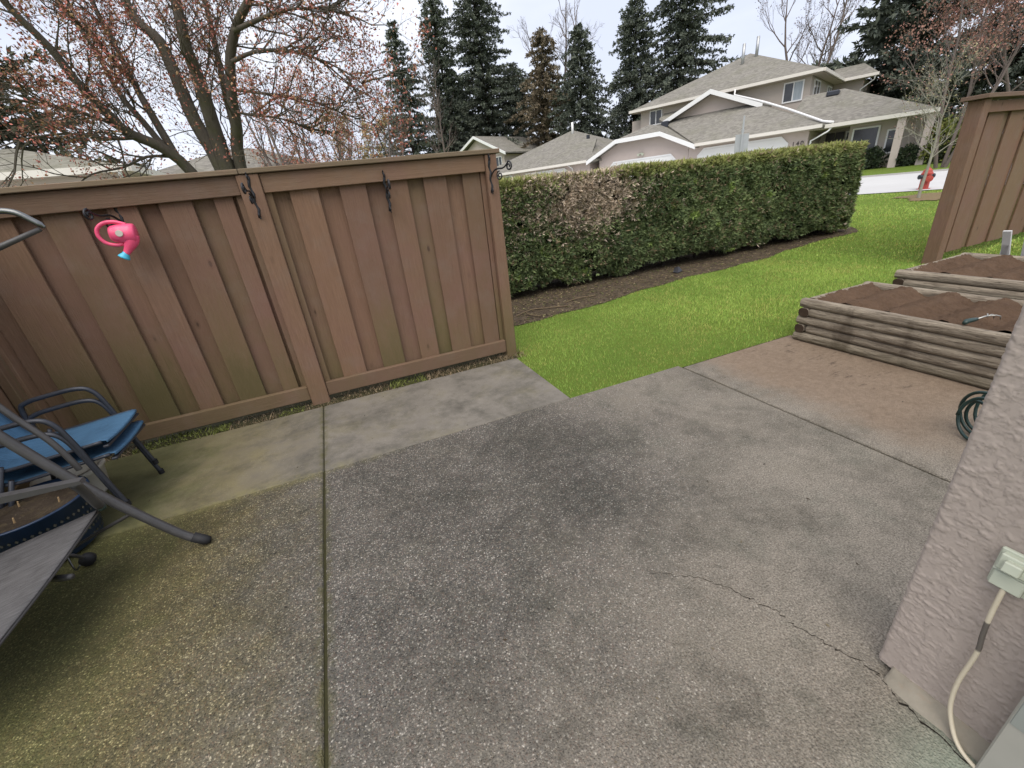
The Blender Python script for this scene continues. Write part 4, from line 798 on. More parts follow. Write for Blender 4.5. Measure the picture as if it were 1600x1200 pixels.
for pts, d0, d1, r0, r1 in mlimbs:
    P_ = smooth_path(mp(pts, d0, d1), 3); mt.limb(P_, r0 * .76, r1 * .8, 8)
    mt.shoots(P_, .018, 30 if r0 > .06 else (24 if pts[-1][0] > -1 else 12), .95, 1, 3, ang=.65, ratio=.6, kids=4, trop=.07, wig=.2, seg=5, big=.03)
mt.finish('maple_tree', base, 'large multi stemmed maple with red buds behind the fence', 'bark', 'bark', buds=[(.34, .13, .1), (.44, .15, .12), (.3, .15, .1), (.38, .23, .13)], size=.042, nb=4, frac=.62, spread=.05)

def bare(name, pos, H_, spread, label, seed, mat='bark_far', levels=4, buds=None, kids=5, r=None, stems=1, size=.15, nb=2, frac=.6, ang=.5, trop=.16, group=None, trunk=.35, bspread=.12):
    tr = Tree(seed); r = r or H_ * .014; tr.minr = max(.002, .00017 * pos.length)
    for k in range(stems):
        a = k * 2.4; lean = (0 if stems == 1 else .22) ; d = Vector((math.cos(a) * lean, math.sin(a) * lean, 1)); P0 = pos + Vector((math.cos(a), math.sin(a), 0)) * (0 if stems == 1 else .15)
        n = 9; pts = [P0]
        for i in range(n): d = (d + Vector((tr.rng.gauss(0, .06), tr.rng.gauss(0, .06), .05))).normalized(); pts.append(pts[-1] + d * H_ * .95 / n * tr.rng.uniform(.85, 1.05))
        tr.limb(pts, r, r * .12, 6); m = int(kids * 4 / max(1, stems ** .5))
        for j in range(m):
            q = (trunk + (1 - trunk) * (j + tr.rng.random()) / m) * n; i = min(int(q), n - 1); p_ = pts[i].lerp(pts[i + 1], q - i); az_ = tr.rng.uniform(0, 6.28); el = tr.rng.uniform(.35, 1.0); L = spread * tr.rng.uniform(.7, 1.2) * (1.1 - .55 * q / n)
            tr.grow(p_, Vector((math.cos(az_), math.sin(az_), el * 1.2)), L, r * .42 * (1.1 - .7 * q / n), 1, levels - 1, ang, .58, kids, trop, .16, 5, .02)
    return tr.finish(name, pos, label, mat, mat, buds=buds, size=size, nb=nb, frac=frac, group=group, spread=bspread)

def conifer(pos, H_, half, label, seed, col=(.055, .068, .055), col2=(.14, .155, .115), droop=.35, bare_low=.1, dens=1.0, irregular=.25, arms=(), size=.36, name='conifer_tree', power=.85, lean=0):  # default foliage colours are lightened to carry aerial haze
    g = np.random.default_rng(seed); e = empty(name, pos, label, 'tree', 'conifers behind the houses'); tr = MB(); n = 14
    pts = [Vector((.012 * H_ * math.sin(i * .8 + seed), .012 * H_ * math.cos(i * .6 + seed), H_ * i / n)) for i in range(n + 1)]; tr.tube(pts, [H_ * .016 * (1 - .93 * i / n) + .01 for i in range(n + 1)], 7)
    nz = int(H_ / .36 * dens); Ps = []; Ns = []; br = MB()
    for k in range(nz):
        t = bare_low + (1 - bare_low) * (k + g.random()) / nz; z = H_ * t; i = min(int(t * n), n - 1); c0 = pts[i].lerp(pts[i + 1], t * n - i); L0 = half * ((1 - t) ** power) * 1.6 + .25
        nb = int(g.integers(6, 10)); a0 = g.uniform(0, 6.28); gap = vnoise(np.array([z * .6]), np.array([seed * 3.3]), 4)[0]
        for j in range(nb):
            a = a0 + 6.28 * j / nb + g.normal(0, .25); L = L0 * (1 + irregular * g.normal()) * (.55 + .75 * gap)
            if L < .12: continue
            up0 = .25 * t + g.normal(0, .08); m = max(3, int(L / .2)); ca, sa = math.cos(a), math.sin(a); prev = None
            for q in range(1, m + 1):
                s_ = q / m; p_ = (c0.x + ca * L * s_, c0.y + sa * L * s_, c0.z + L * (up0 * s_ - droop * s_ * s_ + .12 * max(0, s_ - .75)))
                kk = 2 if s_ < .3 else 5
                for _ in range(kk): Ps.append((p_[0] + g.normal(0, .09), p_[1] + g.normal(0, .09), p_[2] + g.normal(0, .07))); Ns.append((ca * .8 + g.normal(0, .5), sa * .8 + g.normal(0, .5), -.15 + g.normal(0, .35)))
            br.tube([tuple(c0), (c0.x + ca * L * .5, c0.y + sa * L * .5, c0.z + L * (up0 * .5 - droop * .25)), (c0.x + ca * L * .95, c0.y + sa * L * .95, c0.z + L * (up0 - droop) * .95)], [.012 + .012 * L, .008 + .006 * L, .006], 3, cap=False)
    for (dx, dy, z, L, rise) in arms:
        m = int(L / .16); dv = Vector((dx, dy, 0)).normalized(); br.tube([(0, 0, z), tuple(dv * L * .5 + Vector((0, 0, z + rise * .3 * L))), tuple(dv * L + Vector((0, 0, z + rise * L)))], [.07, .045, .01], 5, cap=False)
        for q in range(m):
            s_ = (q + 1) / m; c_ = dv * (L * s_) + Vector((0, 0, z + rise * L * s_ ** 1.6))
            for _ in range(9): sd_ = g.normal(0, .22); Ps.append((c_.x + -dv.y * sd_ + g.normal(0, .08), c_.y + dv.x * sd_ + g.normal(0, .08), c_.z - abs(g.normal(0, .22)))); Ns.append((dv.x + g.normal(0, .5), dv.y + g.normal(0, .5), -.5 + g.normal(0, .3)))
    Ps = np.array(Ps); Ns = np.array(Ns); Ns /= np.linalg.norm(Ns, axis=1)[:, None]; tt = np.clip(g.normal(.4, .3, len(Ps)), 0, 1)[:, None]; cc = np.array(col) * (1 - tt) + np.array(col2) * tt
    v_, c_ = make_sprays(Ps, Ns, cc, size * .55, size * 1.2, .17, 3, .35, -.1); tr.build('trunk', 'bark_dark', e, smooth=True); br.build('branches', 'bark_dark', e)['kind'] = 'stuff'; raw_mesh('crown', v_, np.arange(len(v_)).reshape(-1, 4), 'foliage', e, colors=c_); return e

conifer(polar(11.9, 64), 20.0, 3.3, 'slim dark conifer with wide lower boughs, leftmost of the conifers beyond the fence', 1, irregular=.4, dens=.8, droop=.2, power=.9)
conifer(polar(16.4, 63), 22.6, 1.9, 'narrow column shaped conifer just left of the broad fir', 2, irregular=.3, power=.5)
conifer(polar(20.8, 65), 26.0, 4.4, 'tallest broad fir left of the bare alder', 3, irregular=.25, droop=.25)
conifer(polar(27.6, 60), 16.6, 2.2, 'brownish conifer in front of the bare alder', 4, col=(.1, .085, .055), col2=(.22, .17, .115), irregular=.4, power=.6)
conifer(polar(31.7, 56), 15.3, 2.4, 'dense green conifer right of the bare alder', 5, irregular=.28, power=.62)
conifer(polar(37.6, 55), 16.4, 2.5, 'slim fir at the left end of the big two storey house', 6, power=.72)
conifer(polar(42.2, 55), 20.0, 3.0, 'tall ragged fir with long boughs reaching right over the house roof', 7, irregular=.4, power=.6, arms=((.75, -.66, 15.6, 3.9, .22), (.75, -.66, 13.6, 4.2, .1), (.8, -.6, 12.2, 4.4, -.12), (.75, -.66, 17.0, 3.3, .35), (.7, -.7, 10.4, 3.2, -.2)))
conifer(polar(61.3, 48), 15.0, 3.0, 'big dark pine behind the right end of the house', 8, irregular=.45, power=.45, size=.55, droop=.05)
conifer(polar(67.8, 44), 9.5, 2.6, 'dark evergreen farthest right behind the red twigged tree', 9, irregular=.4, power=.45, droop=.1)
conifer(polar(-24, 25), 7.4, 2.6, 'dark evergreen at the far left behind the grey roof', 10, irregular=.35, power=.4, size=.3, droop=.05, col=(.04, .045, .028), col2=(.1, .1, .06))
bare('bare_tree', polar(28.6, 66), 23.0, 6.0, 'tall bare alder standing between two conifers', 21, kids=4, levels=5, ang=.6, trop=.1, trunk=.3, stems=3)
bare('bare_tree', polar(53.6, 62), 17.6, 5.2, 'wide bare tree rising behind the house roof', 22, kids=4, levels=5, ang=.55, stems=3, trunk=.35, buds=[(.16, .1, .085)], size=.14, nb=1, frac=.4)
bare('bare_tree', polar(13.9, 62), 17.6, 3.8, 'bare tree between the two leftmost slim conifers', 23, kids=4)
bare('bare_tree', polar(15.0, 59), 14.8, 3.2, 'smaller dark bare tree in front of the narrow conifer', 24, kids=4)
bare('bare_tree', polar(9.2, 44), 11.0, 2.8, 'thin bare tree left of the leftmost slim conifer', 25, kids=4, stems=2)
bare('bare_tree', polar(7.6, 40), 9.5, 2.3, 'second thin bare tree beside the yellowish bush tree', 26, kids=4, stems=2)
bare('bush_tree', polar(5.2, 30), 6.6, 1.5, 'yellowish orange budding bush tree above the fence cap', 27, kids=5, stems=5, buds=[(.4, .3, .15), (.38, .22, .11), (.3, .27, .13)], size=.12, nb=3, frac=.8, trunk=.15, bspread=.1)
bare('upright_tree', polar(2.4, 27), 7.2, 1.6, 'pale upright many stemmed tree left of the yellowish bush tree', 28, kids=4, stems=5, buds=[(.38, .22, .17)], size=.08, nb=2, frac=.5, trunk=.25, ang=.35)
bare('upright_tree', polar(-1.6, 22), 7.4, 1.6, 'upright many stemmed tree with red buds right of the maple trunks', 29, kids=5, stems=5, buds=[(.4, .17, .13), (.42, .24, .14)], size=.08, nb=3, frac=.6, trunk=.2, ang=.35)
bare('red_twig_tree', polar(65.2, 27), 9.2, 2.4, 'bushy tree with dull red twigs behind the young tree', 30, kids=5, stems=3, r=.07, buds=[(.28, .14, .11), (.33, .18, .14), (.24, .15, .11)], size=.085, nb=5, frac=.9, trunk=.25, bspread=.2)
bare('red_twig_tree', polar(69.5, 30), 10.0, 2.6, 'second red twigged tree cut by the right edge above the fence', 31, kids=5, stems=2, r=.08, buds=[(.28, .12, .1), (.33, .16, .13)], size=.085, nb=5, frac=.9, trunk=.25, bspread=.2)
bare('young_tree', Vector((yt.x, yt.y, ytz)), 2.9, 1.3, 'young pale barked tree in the soil patch on the lawn', 32, mat='bark_pale', kids=5, stems=1, r=.04, trunk=.3, ang=.6, buds=[(.3, .17, .14), (.32, .29, .16)], size=.035, nb=2, frac=.45, trop=.12, bspread=.04)
conifer(polar(24.3, 68), 15.5, 3.0, 'lower dark conifer filling the gap right of the broad fir', 11, irregular=.4, power=.5, bare_low=.05)
conifer(polar(17.9, 70), 14, 2.8, 'lower dark conifer behind the left side of the broad fir', 12, irregular=.4, power=.5)

def shrub(name, pos, rx, rz_, label, cols, n, size, seed):
    e = empty(name, pos, label, 'shrub'); g = np.random.default_rng(seed); d = g.normal(0, 1, (n, 3)); d /= np.linalg.norm(d, axis=1)[:, None]; rr = g.random((n, 1)) ** .4; lob = 1 + .35 * (vnoise(d[:, 0] * 3 + 5, d[:, 2] * 3 + d[:, 1] * 2, seed) - .5)[:, None]
    P3 = d * rr * lob * np.array([rx, rx, rz_]) + np.array([0, 0, rz_ * .95]); P3[:, 2] = np.maximum(P3[:, 2], .05); col = np.array(cols)[g.integers(0, len(cols), n)] * g.uniform(.6, 1.3, (n, 1)); v_, c_ = make_sprays(P3, d, col, size * .6, size * 1.3, .25, 3, .5, .1)
    raw_mesh('foliage', v_, np.arange(len(v_)).reshape(-1, 4), 'foliage', e, colors=c_); mk_ = MB()
    for k in range(5): a = k * 1.26; mk_.tube([(0, 0, 0), (rx * .4 * math.cos(a), rx * .4 * math.sin(a), rz_)], [.03, .01], 5)
    mk_.build('stems', 'bark_dark', e)['kind'] = 'stuff'; return e
shrub('shrub', polar(64.9, 30.5), .75, .95, 'yellow green round shrub behind the young tree', [(.2, .22, .05), (.14, .17, .04), (.26, .26, .08)], 1500, .14, 1)
P_ = street(2.7, 30.5); P_.z = float(terrain(P_.x, P_.y)); shrub('shrub', P_, .55, .5, 'dark green low shrub left of the porch column', [(.03, .045, .025), (.06, .08, .04)], 900, .12, 2)
P_ = street(1.35, 30.3); P_.z = float(terrain(P_.x, P_.y)); shrub('shrub', P_, .42, .48, 'dark green low shrub right of the porch column', [(.03, .045, .025), (.06, .08, .04)], 800, .12, 3)
P_ = street(.2, 30.5); P_.z = float(terrain(P_.x, P_.y)); shrub('shrub', P_, .7, .6, 'dark low shrub at the right corner of the house', [(.03, .04, .022), (.06, .07, .04)], 900, .14, 4)
P_ = street(-5.5, 36); P_.z = float(terrain(P_.x, P_.y)); shrub('dark_bush', P_, 3.6, 2.2, 'dark bushes on the far lawn right of the house', [(.022, .025, .018), (.045, .04, .03), (.06, .045, .035)], 3500, .3, 5)

# ------------------------------------------------------------------ houses (street frame: x = -u, y = w)
def house(name, u, w, label):
    p_ = street(u, w); p_.z = float(terrain(p_.x, p_.y)); e = empty(name, p_, label, 'house', rz=STREET_RZ); e['_u'] = u; del e['_u']; return e, (-u, w, p_.z)
def part(par, B_, name, mat, mk_, smooth=False): return mk_.build(name, mat, par, B_, smooth)
def wallbox(H_, u0, u1, w0, w1, z0, z1, mat='stucco_far'): e, B_ = H_; return part(e, B_, 'wall', mat, MB().box(-u1, -u0, w0, w1, z0, z1))
def win(H_, u0, u1, z0, z1, w, glass='glass_dark', mull=1, tm='trim_white'):
    e, B_ = H_; t = .07; mk_ = MB(); x0, x1 = -u1, -u0
    for a in ((x0, x1, z0, z0 + t), (x0, x1, z1 - t, z1), (x0, x0 + t, z0 + t, z1 - t), (x1 - t, x1, z0 + t, z1 - t)): mk_.box(a[0], a[1], w - .07, w + .03, a[2], a[3])
    for k in range(mull): c_ = x0 + (x1 - x0) * (k + 1) / (mull + 1); mk_.box(c_ - .03, c_ + .03, w - .06, w + .02, z0 + t, z1 - t)
    f_ = part(e, B_, 'window', tm, mk_)
    for k in range(mull + 1):
        a = x0 + (x1 - x0) * k / (mull + 1); c_ = x0 + (x1 - x0) * (k + 1) / (mull + 1); o = MB().box(a + .035, c_ - .035, w - .035, w + .01, z0 + t * .5, z1 - t * .5).build('pane', ('glass_dark' if k == 0 else 'glass_curtain') if glass == 'mixed' else glass, f_, B_)
    return f_
def side_win(H_, u, w0, w1, z0, z1):      # on a wall facing right (towards -u)
    e, B_ = H_; t = .07; mk_ = MB(); x = -u
    for a in ((w0, w1, z0, z0 + t), (w0, w1, z1 - t, z1), (w0, w0 + t, z0 + t, z1 - t), (w1 - t, w1, z0 + t, z1 - t), ((w0 + w1) / 2 - .04, (w0 + w1) / 2 + .04, z0 + t, z1 - t)): mk_.box(x - .03, x + .07, a[0], a[1], a[2], a[3])
    f_ = part(e, B_, 'window', 'trim_white', mk_); MB().box(x - .02, x + .03, w0 + .04, w1 - .04, z0 + .04, z1 - .04).build('pane', 'glass_dark', f_, B_)
def garage(H_, u0, u1, zt, w, z0=.55):
    e, B_ = H_; x0, x1 = -u1, -u0; ch = .38; zf = zt
    tr = [(x0, z0), (x0, zf - ch), (x0 + ch, zf), (x1 - ch, zf), (x1, zf - ch), (x1, z0)]; mk_ = MB(); t = .1; inn = [(x0 + t, z0), (x0 + t, zf - ch - .04), (x0 + ch + .04, zf - t), (x1 - ch - .04, zf - t), (x1 - t, zf - ch - .04), (x1 - t, z0)]
    for i in range(5): mk_.slab([(tr[i][0], w - .06, tr[i][1]), (tr[i + 1][0], w - .06, tr[i + 1][1]), (inn[i + 1][0], w - .06, inn[i + 1][1]), (inn[i][0], w - .06, inn[i][1])], (0, .1, 0))
    g_ = part(e, B_, 'garage_door', 'trim_white', mk_); n = 4; hz = (zf - t - z0) / n
    for k in range(n):
        za = z0 + hz * k + .008; zb_ = z0 + hz * (k + 1) - .008
        def xl(z): return x0 + t + max(0, (z - (zf - ch - .04))) * (ch - t + .04) / (ch + .04 - t)
        dl = [xl(za) - (x0 + t), xl(zb_) - (x0 + t)]; poly = [(x0 + t + dl[0], w - .03, za), (x1 - t - dl[0], w - .03, za)]
        zk = zf - ch - .04
        if za < zk < zb_: poly += [(x1 - t, w - .03, zk)]
        poly += [(x1 - t - dl[1], w - .03, zb_), (x0 + t + dl[1], w - .03, zb_)]
        if za < zk < zb_: poly += [(x0 + t, w - .03, zk)]
        MB().slab(poly, (0, .05, 0)).build('panel', 'door_white', g_, B_)
def roofplane(H_, pts, mat='shingle', th=.14):
    e, B_ = H_; return part(e, B_, 'roof', mat, MB().slab([(-u, w, z) for u, w, z in pts], (0, 0, -th)))
def beam(H_, p0, p1, hgt, dep, mat='trim_white', name='fascia'):
    """board between two points, its height hanging down from the line"""
    e, B_ = H_; a = Vector((-p0[0], p0[1], p0[2])); c_ = Vector((-p1[0], p1[1], p1[2])); d = (c_ - a); hz = Vector((d.x, d.y, 0)).normalized(); s_ = Vector((hz.y, -hz.x, 0)) * dep
    if s_.y > 0: s_ = -s_
    return part(e, B_, name, mat, MB().slab([tuple(a), tuple(c_), tuple(c_ - Vector((0, 0, hgt))), tuple(a - Vector((0, 0, hgt)))], tuple(s_)))
def pipe(H_, pts, r=.045, mat='trim_white', name='downspout'): e, B_ = H_; return part(e, B_, name, mat, MB().tube([(-u, w, z) for u, w, z in pts], r, 8), True)

PT_ = .434
H1 = house('townhouse', 9, 36, 'two storey pink beige townhouse with chamfered garage door beyond the hedge')
e1, B1 = H1; ez = 2.95
wallbox(H1, 5.6, 12.0, 30.0, 35.4, .3, 2.86)                                        # garage
garage(H1, 6.5, 11.42, 2.69, 30.0)
wallbox(H1, 6.95, 18.1, 35.5, 48, .4, 6.02, 'stucco_tan'); wallbox(H1, 5.2, 6.94, 42.6, 50, .4, 6.02, 'stucco_tan')
# garage roof: front plane, right hip plane
hip = lambda s_: (4.97 + s_, 29.4 + s_, ez + PT_ * s_)
roofplane(H1, [(4.97, 29.4, ez), (11.4, 29.4, ez), (16.2, 34.6, ez + PT_ * 5.2), (16.2, 35.5, ez + PT_ * 6.1), (11.07, 35.5, ez + PT_ * 6.1)])
roofplane(H1, [(4.97, 29.4, ez), hip(6.1), (4.97 + 1.98, 35.5, ez + PT_ * 1.98), (4.97, 35.5, ez)])
beam(H1, (4.95, 29.4, ez + .02), (11.4, 29.4, ez + .02), .16, .1, 'gutter', 'gutter')
part(e1, B1, 'soffit', 'soffit', MB().box(-11.9, -5.0, 29.45, 30.0, ez - .16, ez - .13))
# gable above the garage roof
gz = 6.15; gl, gr_, ga = 15.3, 8.95, 12.15
part(e1, B1, 'gable_wall', 'stucco_far', MB().slab([(-gl + .5, 34.0, 4.3), (-gr_ - .5, 34.0, 4.3), (-gr_ - .5, 34.0, 4.85), (-ga, 34.0, gz - .12), (-gl + .5, 34.0, 4.95)], (0, 1.4, 0)))
roofplane(H1, [(gl, 33.4, 4.87), (ga, 33.4, gz), (ga, 35.4, gz), (gl, 35.4, 4.87)]); roofplane(H1, [(ga, 33.4, gz), (gr_, 33.4, 4.77), (gr_, 35.4, 4.77), (ga, 35.4, gz)])
beam(H1, (gl, 33.4, 4.90), (ga, 33.4, gz + .03), .27, .08); beam(H1, (ga, 33.4, gz + .03), (gr_, 33.4, 4.80), .27, .08)
# main pyramid roof
A = (12.5, 41.8, 9.07); Ez = 6.14; fl_, frr = (18.75, 34.9, Ez), (6.3, 34.9, Ez); bl_, br2 = (18.75, 48.7, Ez), (6.3, 48.7, Ez)
for q in ((fl_, frr, A), (frr, br2, A), (br2, bl_, A), (bl_, fl_, A)): roofplane(H1, q)
beam(H1, (18.77, 34.9, Ez + .02), (6.28, 34.9, Ez + .02), .17, .1, 'gutter', 'gutter'); part(e1, B1, 'soffit', 'soffit', MB().box(-18.7, -6.35, 34.95, 35.5, Ez - .17, Ez - .14).box(-6.9, -6.33, 35.52, 48, Ez - .17, Ez - .14))
beam(H1, (6.3, 34.9, Ez + .02), (6.3, 42.0, Ez + .02), .17, .1, 'gutter', 'gutter')
win(H1, 16.35, 17.35, 4.95, 5.95, 35.5); win(H1, 7.3, 8.4, 4.75, 5.85, 35.5, 'mixed'); side_win(H1, 6.95, 36.3, 38.0, 4.75, 5.85); side_win(H1, 6.95, 40.6, 42.0, 5.4, 5.8)
# rear right wing
W0 = (6.28, 42.0, Ez); W1 = (4.4, 42.0, Ez); RA = (6.3, 45.2, Ez + 1.35); roofplane(H1, [W0, W1, (5.6, 44.5, Ez + 1.0), (7.5, 44.5, Ez + 1.0)]); roofplane(H1, [W1, (4.4, 50, Ez), (5.6, 49, Ez + 1.0), (5.6, 44.5, Ez + 1.0)])
beam(H1, (6.28, 42.0, Ez + .02), (4.38, 42.0, Ez + .02), .17, .1, 'gutter', 'gutter'); part(e1, B1, 'soffit', 'soffit', MB().box(-6.3, -4.5, 42.05, 42.6, Ez - .17, Ez - .14))
pipe(H1, [(4.55, 41.95, Ez - .1), (4.6, 42.1, Ez - .35), (5.3, 42.5, Ez - .75), (5.35, 42.5, 4.3)]); 
# chimney box at left end
part(e1, B1, 'chimney', 'stucco_tan', MB().box(-19.1, -18.1, 36.0, 37.4, .4, 5.55)); 
# entry roof and porch
er = 2.92; rw = 34.4; rz2 = er + PT_ * 4.4
roofplane(H1, [(4.95, 30.0, er), (.62, 30.0, er), (5.02, rw, rz2), (6.94, rw, rz2), (6.94, 32.0, er + PT_ * 2.0)]); roofplane(H1, [(.62, 30.0, er), (.62, 38.8, er), (5.02, rw, rz2)]); roofplane(H1, [(.62, 38.8, er), (6.94, 38.8, er), (6.94, rw, rz2), (5.02, rw, rz2)])
beam(H1, (4.93, 30.0, er + .02), (.6, 30.0, er + .02), .17, .1, 'gutter', 'gutter'); part(e1, B1, 'soffit', 'soffit', MB().box(-5.58, -.7, 30.05, 33.2, er - .17, er - .14))
wallbox(H1, 1.0, 4.0, 31.2, 38.2, .3, er - .17, 'stucco_tan'); wallbox(H1, 3.99, 6.9, 33.2, 38.0, .3, er - .17, 'stucco_tan')
win(H1, 2.72, 3.85, .8, 2.6, 31.2, 'glass_dark', 0); win(H1, 1.95, 2.42, 1.25, 2.35, 31.2, 'glass_dark', 0)
d_ = part(e1, B1, 'front_door', 'front_door', MB().box(-5.3, -4.9, 33.12, 33.2, .65, 2.6)); part(e1, B1, 'front_door', 'front_door', MB().box(-4.85, -4.45, 33.12, 33.2, .65, 2.6)); 
win(H1, 4.1, 4.4, .9, 2.6, 33.2, 'glass_dark', 0)
part(e1, B1, 'column', 'stucco_far', MB().box(-2.02, -1.72, 30.05, 30.35, .4, er - .18)); part(e1, B1, 'column', 'stucco_far', MB().box(-1.0, -.72, 30.2, 31.2, .3, er - .18))
pipe(H1, [(4.6, 30.0, er - .1), (4.75, 29.95, er - .3), (5.45, 29.93, er - .65), (5.5, 29.95, .6)])
# leader pipe across the garage roof
pipe(H1, [(11.1, 34.85, 6.05), (11.1, 34.8, 5.72), (8.9, 33.4, 4.86), (7.2, 32.0, 4.12), (5.1, 30.3, 3.12), (4.6, 29.95, 3.0)], .06)
pipe(H1, [(12.3, 39.6, 7.9), (12.3, 39.6, 9.35)], .11, 'pipe_metal', 'vent_pipe'); pipe(H1, [(11.7, 40.6, 8.4), (11.7, 40.6, 9.75)], .11, 'pipe_metal', 'vent_pipe')
part(e1, B1, 'roof_vent', 'frame_slate', MB().box(-15.3, -14.8, 33.0, 33.4, 4.4, 4.85, .05)); part(e1, B1, 'roof_vent', 'frame_slate', MB().box(-5.75, -5.15, 33.6, 34.1, 4.5, 4.78, .06))
# house number
fc_ = bpy.data.curves.new('house_number', 'FONT'); fc_.body = '140'; fc_.size = .3; fc_.extrude = .01; fc_.space_character = 1.35; no = bpy.data.objects.new('house_number', fc_); COL.objects.link(no)
bpy.context.view_layer.update(); nme = bpy.data.meshes.new_from_object(no.evaluated_get(bpy.context.evaluated_depsgraph_get())); bpy.data.objects.remove(no); no = bpy.data.objects.new('house_number', nme); COL.objects.link(no)
nme.materials.clear(); nme.materials.append(M['num_dark']); no.parent = e1; no.location = (-6.33 - B1[0], 29.97 - B1[1], 2.13 - B1[2]); no.rotation_euler = (math.pi / 2, 0, 0)
def garage_lamp(H_, u, z, w): e, B_ = H_; part(e, B_, 'wall_lamp', 'outlet_plastic', MB().box(-u - .12, -u + .12, w - .1, w, z, z + .1, .02).box(-u - .22, -u - .08, w - .22, w - .08, z - .08, z + .06, .02).box(-u + .08, -u + .22, w - .22, w - .08, z - .08, z + .06, .02))

# clipped gable garage of the neighbour
H2 = house('garage_wing', 15.3, 33, 'pink beige garage with clipped white gable between the townhouse and the hip roofed house'); e2, B2 = H2; gz0 = 2.88; gt = 3.93
part(e2, B2, 'wall', 'stucco_far', MB().slab([(-18.5, 30, .3), (-12.02, 30, .3), (-12.02, 30, 3.05), (-13.75, 30, gt - .12), (-16.75, 30, gt - .12), (-18.5, 30, 3.05)], (0, 5.3, 0)))
garage(H2, 12.76, 17.7, 2.64, 30.0); garage_lamp(H2, 15.2, 2.85, 30)
a1, a2, a3, a4 = (19.21, 29.4, gz0), (16.82, 29.4, gt), (13.67, 29.4, gt), (11.36, 29.4, gz0); ap = (15.25, 31.1, gt + .69); apb = (15.25, 36, gt + .69)
roofplane(H2, [a2, a3, ap]); roofplane(H2, [a1, a2, ap, apb, (19.21, 36, gz0)]); roofplane(H2, [a3, a4, (11.36, 36, gz0), apb, ap])
for p_, q_ in ((a1, a2), (a2, a3), (a3, a4)): beam(H2, (p_[0], p_[1], p_[2] + .03), (q_[0], q_[1], q_[2] + .03), .25, .08)

# hip roofed house further left
H3 = house('hip_roof_house', 25, 36, 'single storey house with grey hip roof and white garage door left of the clipped gable'); e3, B3 = H3
wallbox(H3, 19.3, 31.0, 30.0, 42, .3, 2.86); garage(H3, 21.2, 26.0, 2.72, 30.0); garage_lamp(H3, 23.7, 2.85, 30)
E3 = 2.98; A3 = (24.9, 36.0, 5.86); q = [(18.3, 29.4, E3), (31.5, 29.4, E3), (31.5, 42.6, E3), (18.3, 42.6, E3)]
for i in range(4): roofplane(H3, [q[i], q[(i + 1) % 4], A3])
beam(H3, (19.2, 29.4, E3 + .02), (31.5, 29.4, E3 + .02), .17, .1, 'gutter', 'gutter'); part(e3, B3, 'soffit', 'soffit', MB().box(-31.3, -19.3, 29.45, 30, E3 - .17, E3 - .14))
roofplane(H3, [(18.9, 29.36, E3 + .03), (26.6, 29.36, E3 + .03), (22.75, 33.2, E3 + 1.78)]); roofplane(H3, [(18.9, 29.36, E3 + .03), (22.75, 33.2, E3 + 1.78), (20.9, 33.6, E3 + 1.7)])
win(H3, 27.15, 27.95, .9, 2.75, 30.0, 'glass_curtain', 0); win(H3, 28.5, 29.35, .6, 2.75, 30.0, 'glass_curtain', 0); part(e3, B3, 'panel', 'soffit', MB().box(-26.75, -26.3, 29.9, 29.998, .3, 2.8))
pipe(H3, [(20.95, 29.4, E3 - .1), (20.8, 29.85, E3 - .4), (20.6, 29.93, .5)]); pipe(H3, [(24.35, 35.2, 5.4), (24.35, 35.2, 6.35)], .1, 'trim_white', 'vent_pipe'); part(e3, B3, 'roof_vent', 'frame_slate', MB().box(-22.1, -21.9, 33.9, 34.1, 4.75, 5.05))

H4 = house('gabled_house', 46, 44, 'far two storey house with white edged gable just above the fence end'); e4, B4 = H4
wallbox(H4, 37.2, 58, 40.0, 52, .5, 5.5); g0, g1_, g2_ = (46.2, 39.4, 5.6), (41.3, 39.4, 7.83), (36.4, 39.4, 5.6)
part(e4, B4, 'gable_wall', 'stucco_far', MB().slab([(-45.6, 40, 5.4), (-37.0, 40, 5.4), (-41.3, 40, 7.6)], (0, 6, 0))); roofplane(H4, [g0, g1_, (41.3, 50, 7.83), (46.2, 50, 5.6)]); roofplane(H4, [g1_, g2_, (36.4, 50, 5.6), (41.3, 50, 7.83)])
beam(H4, g0, g1_, .28, .08); beam(H4, g1_, g2_, .28, .08); win(H4, 37.6, 38.6, 4.2, 5.3, 40, 'glass_dark')
roofplane(H4, [(43, 39.6, 5.75), (58, 39.6, 5.75), (54, 46, 8.5), (44, 46, 8.5)]); roofplane(H4, [(58, 39.6, 5.75), (58, 52, 5.75), (54, 46, 8.5)]); roofplane(H4, [(37.2, 44, 5.6), (34, 44, 5.3), (34, 50, 5.3), (38, 50, 6.6)]) if False else None
pipe(H4, [(48, 44, 7.4), (48, 44, 8.3)], .12, 'frame_slate', 'vent_pipe'); pipe(H4, [(45.5, 45, 7.8), (45.5, 45, 8.8)], .12, 'frame_slate', 'vent_pipe')

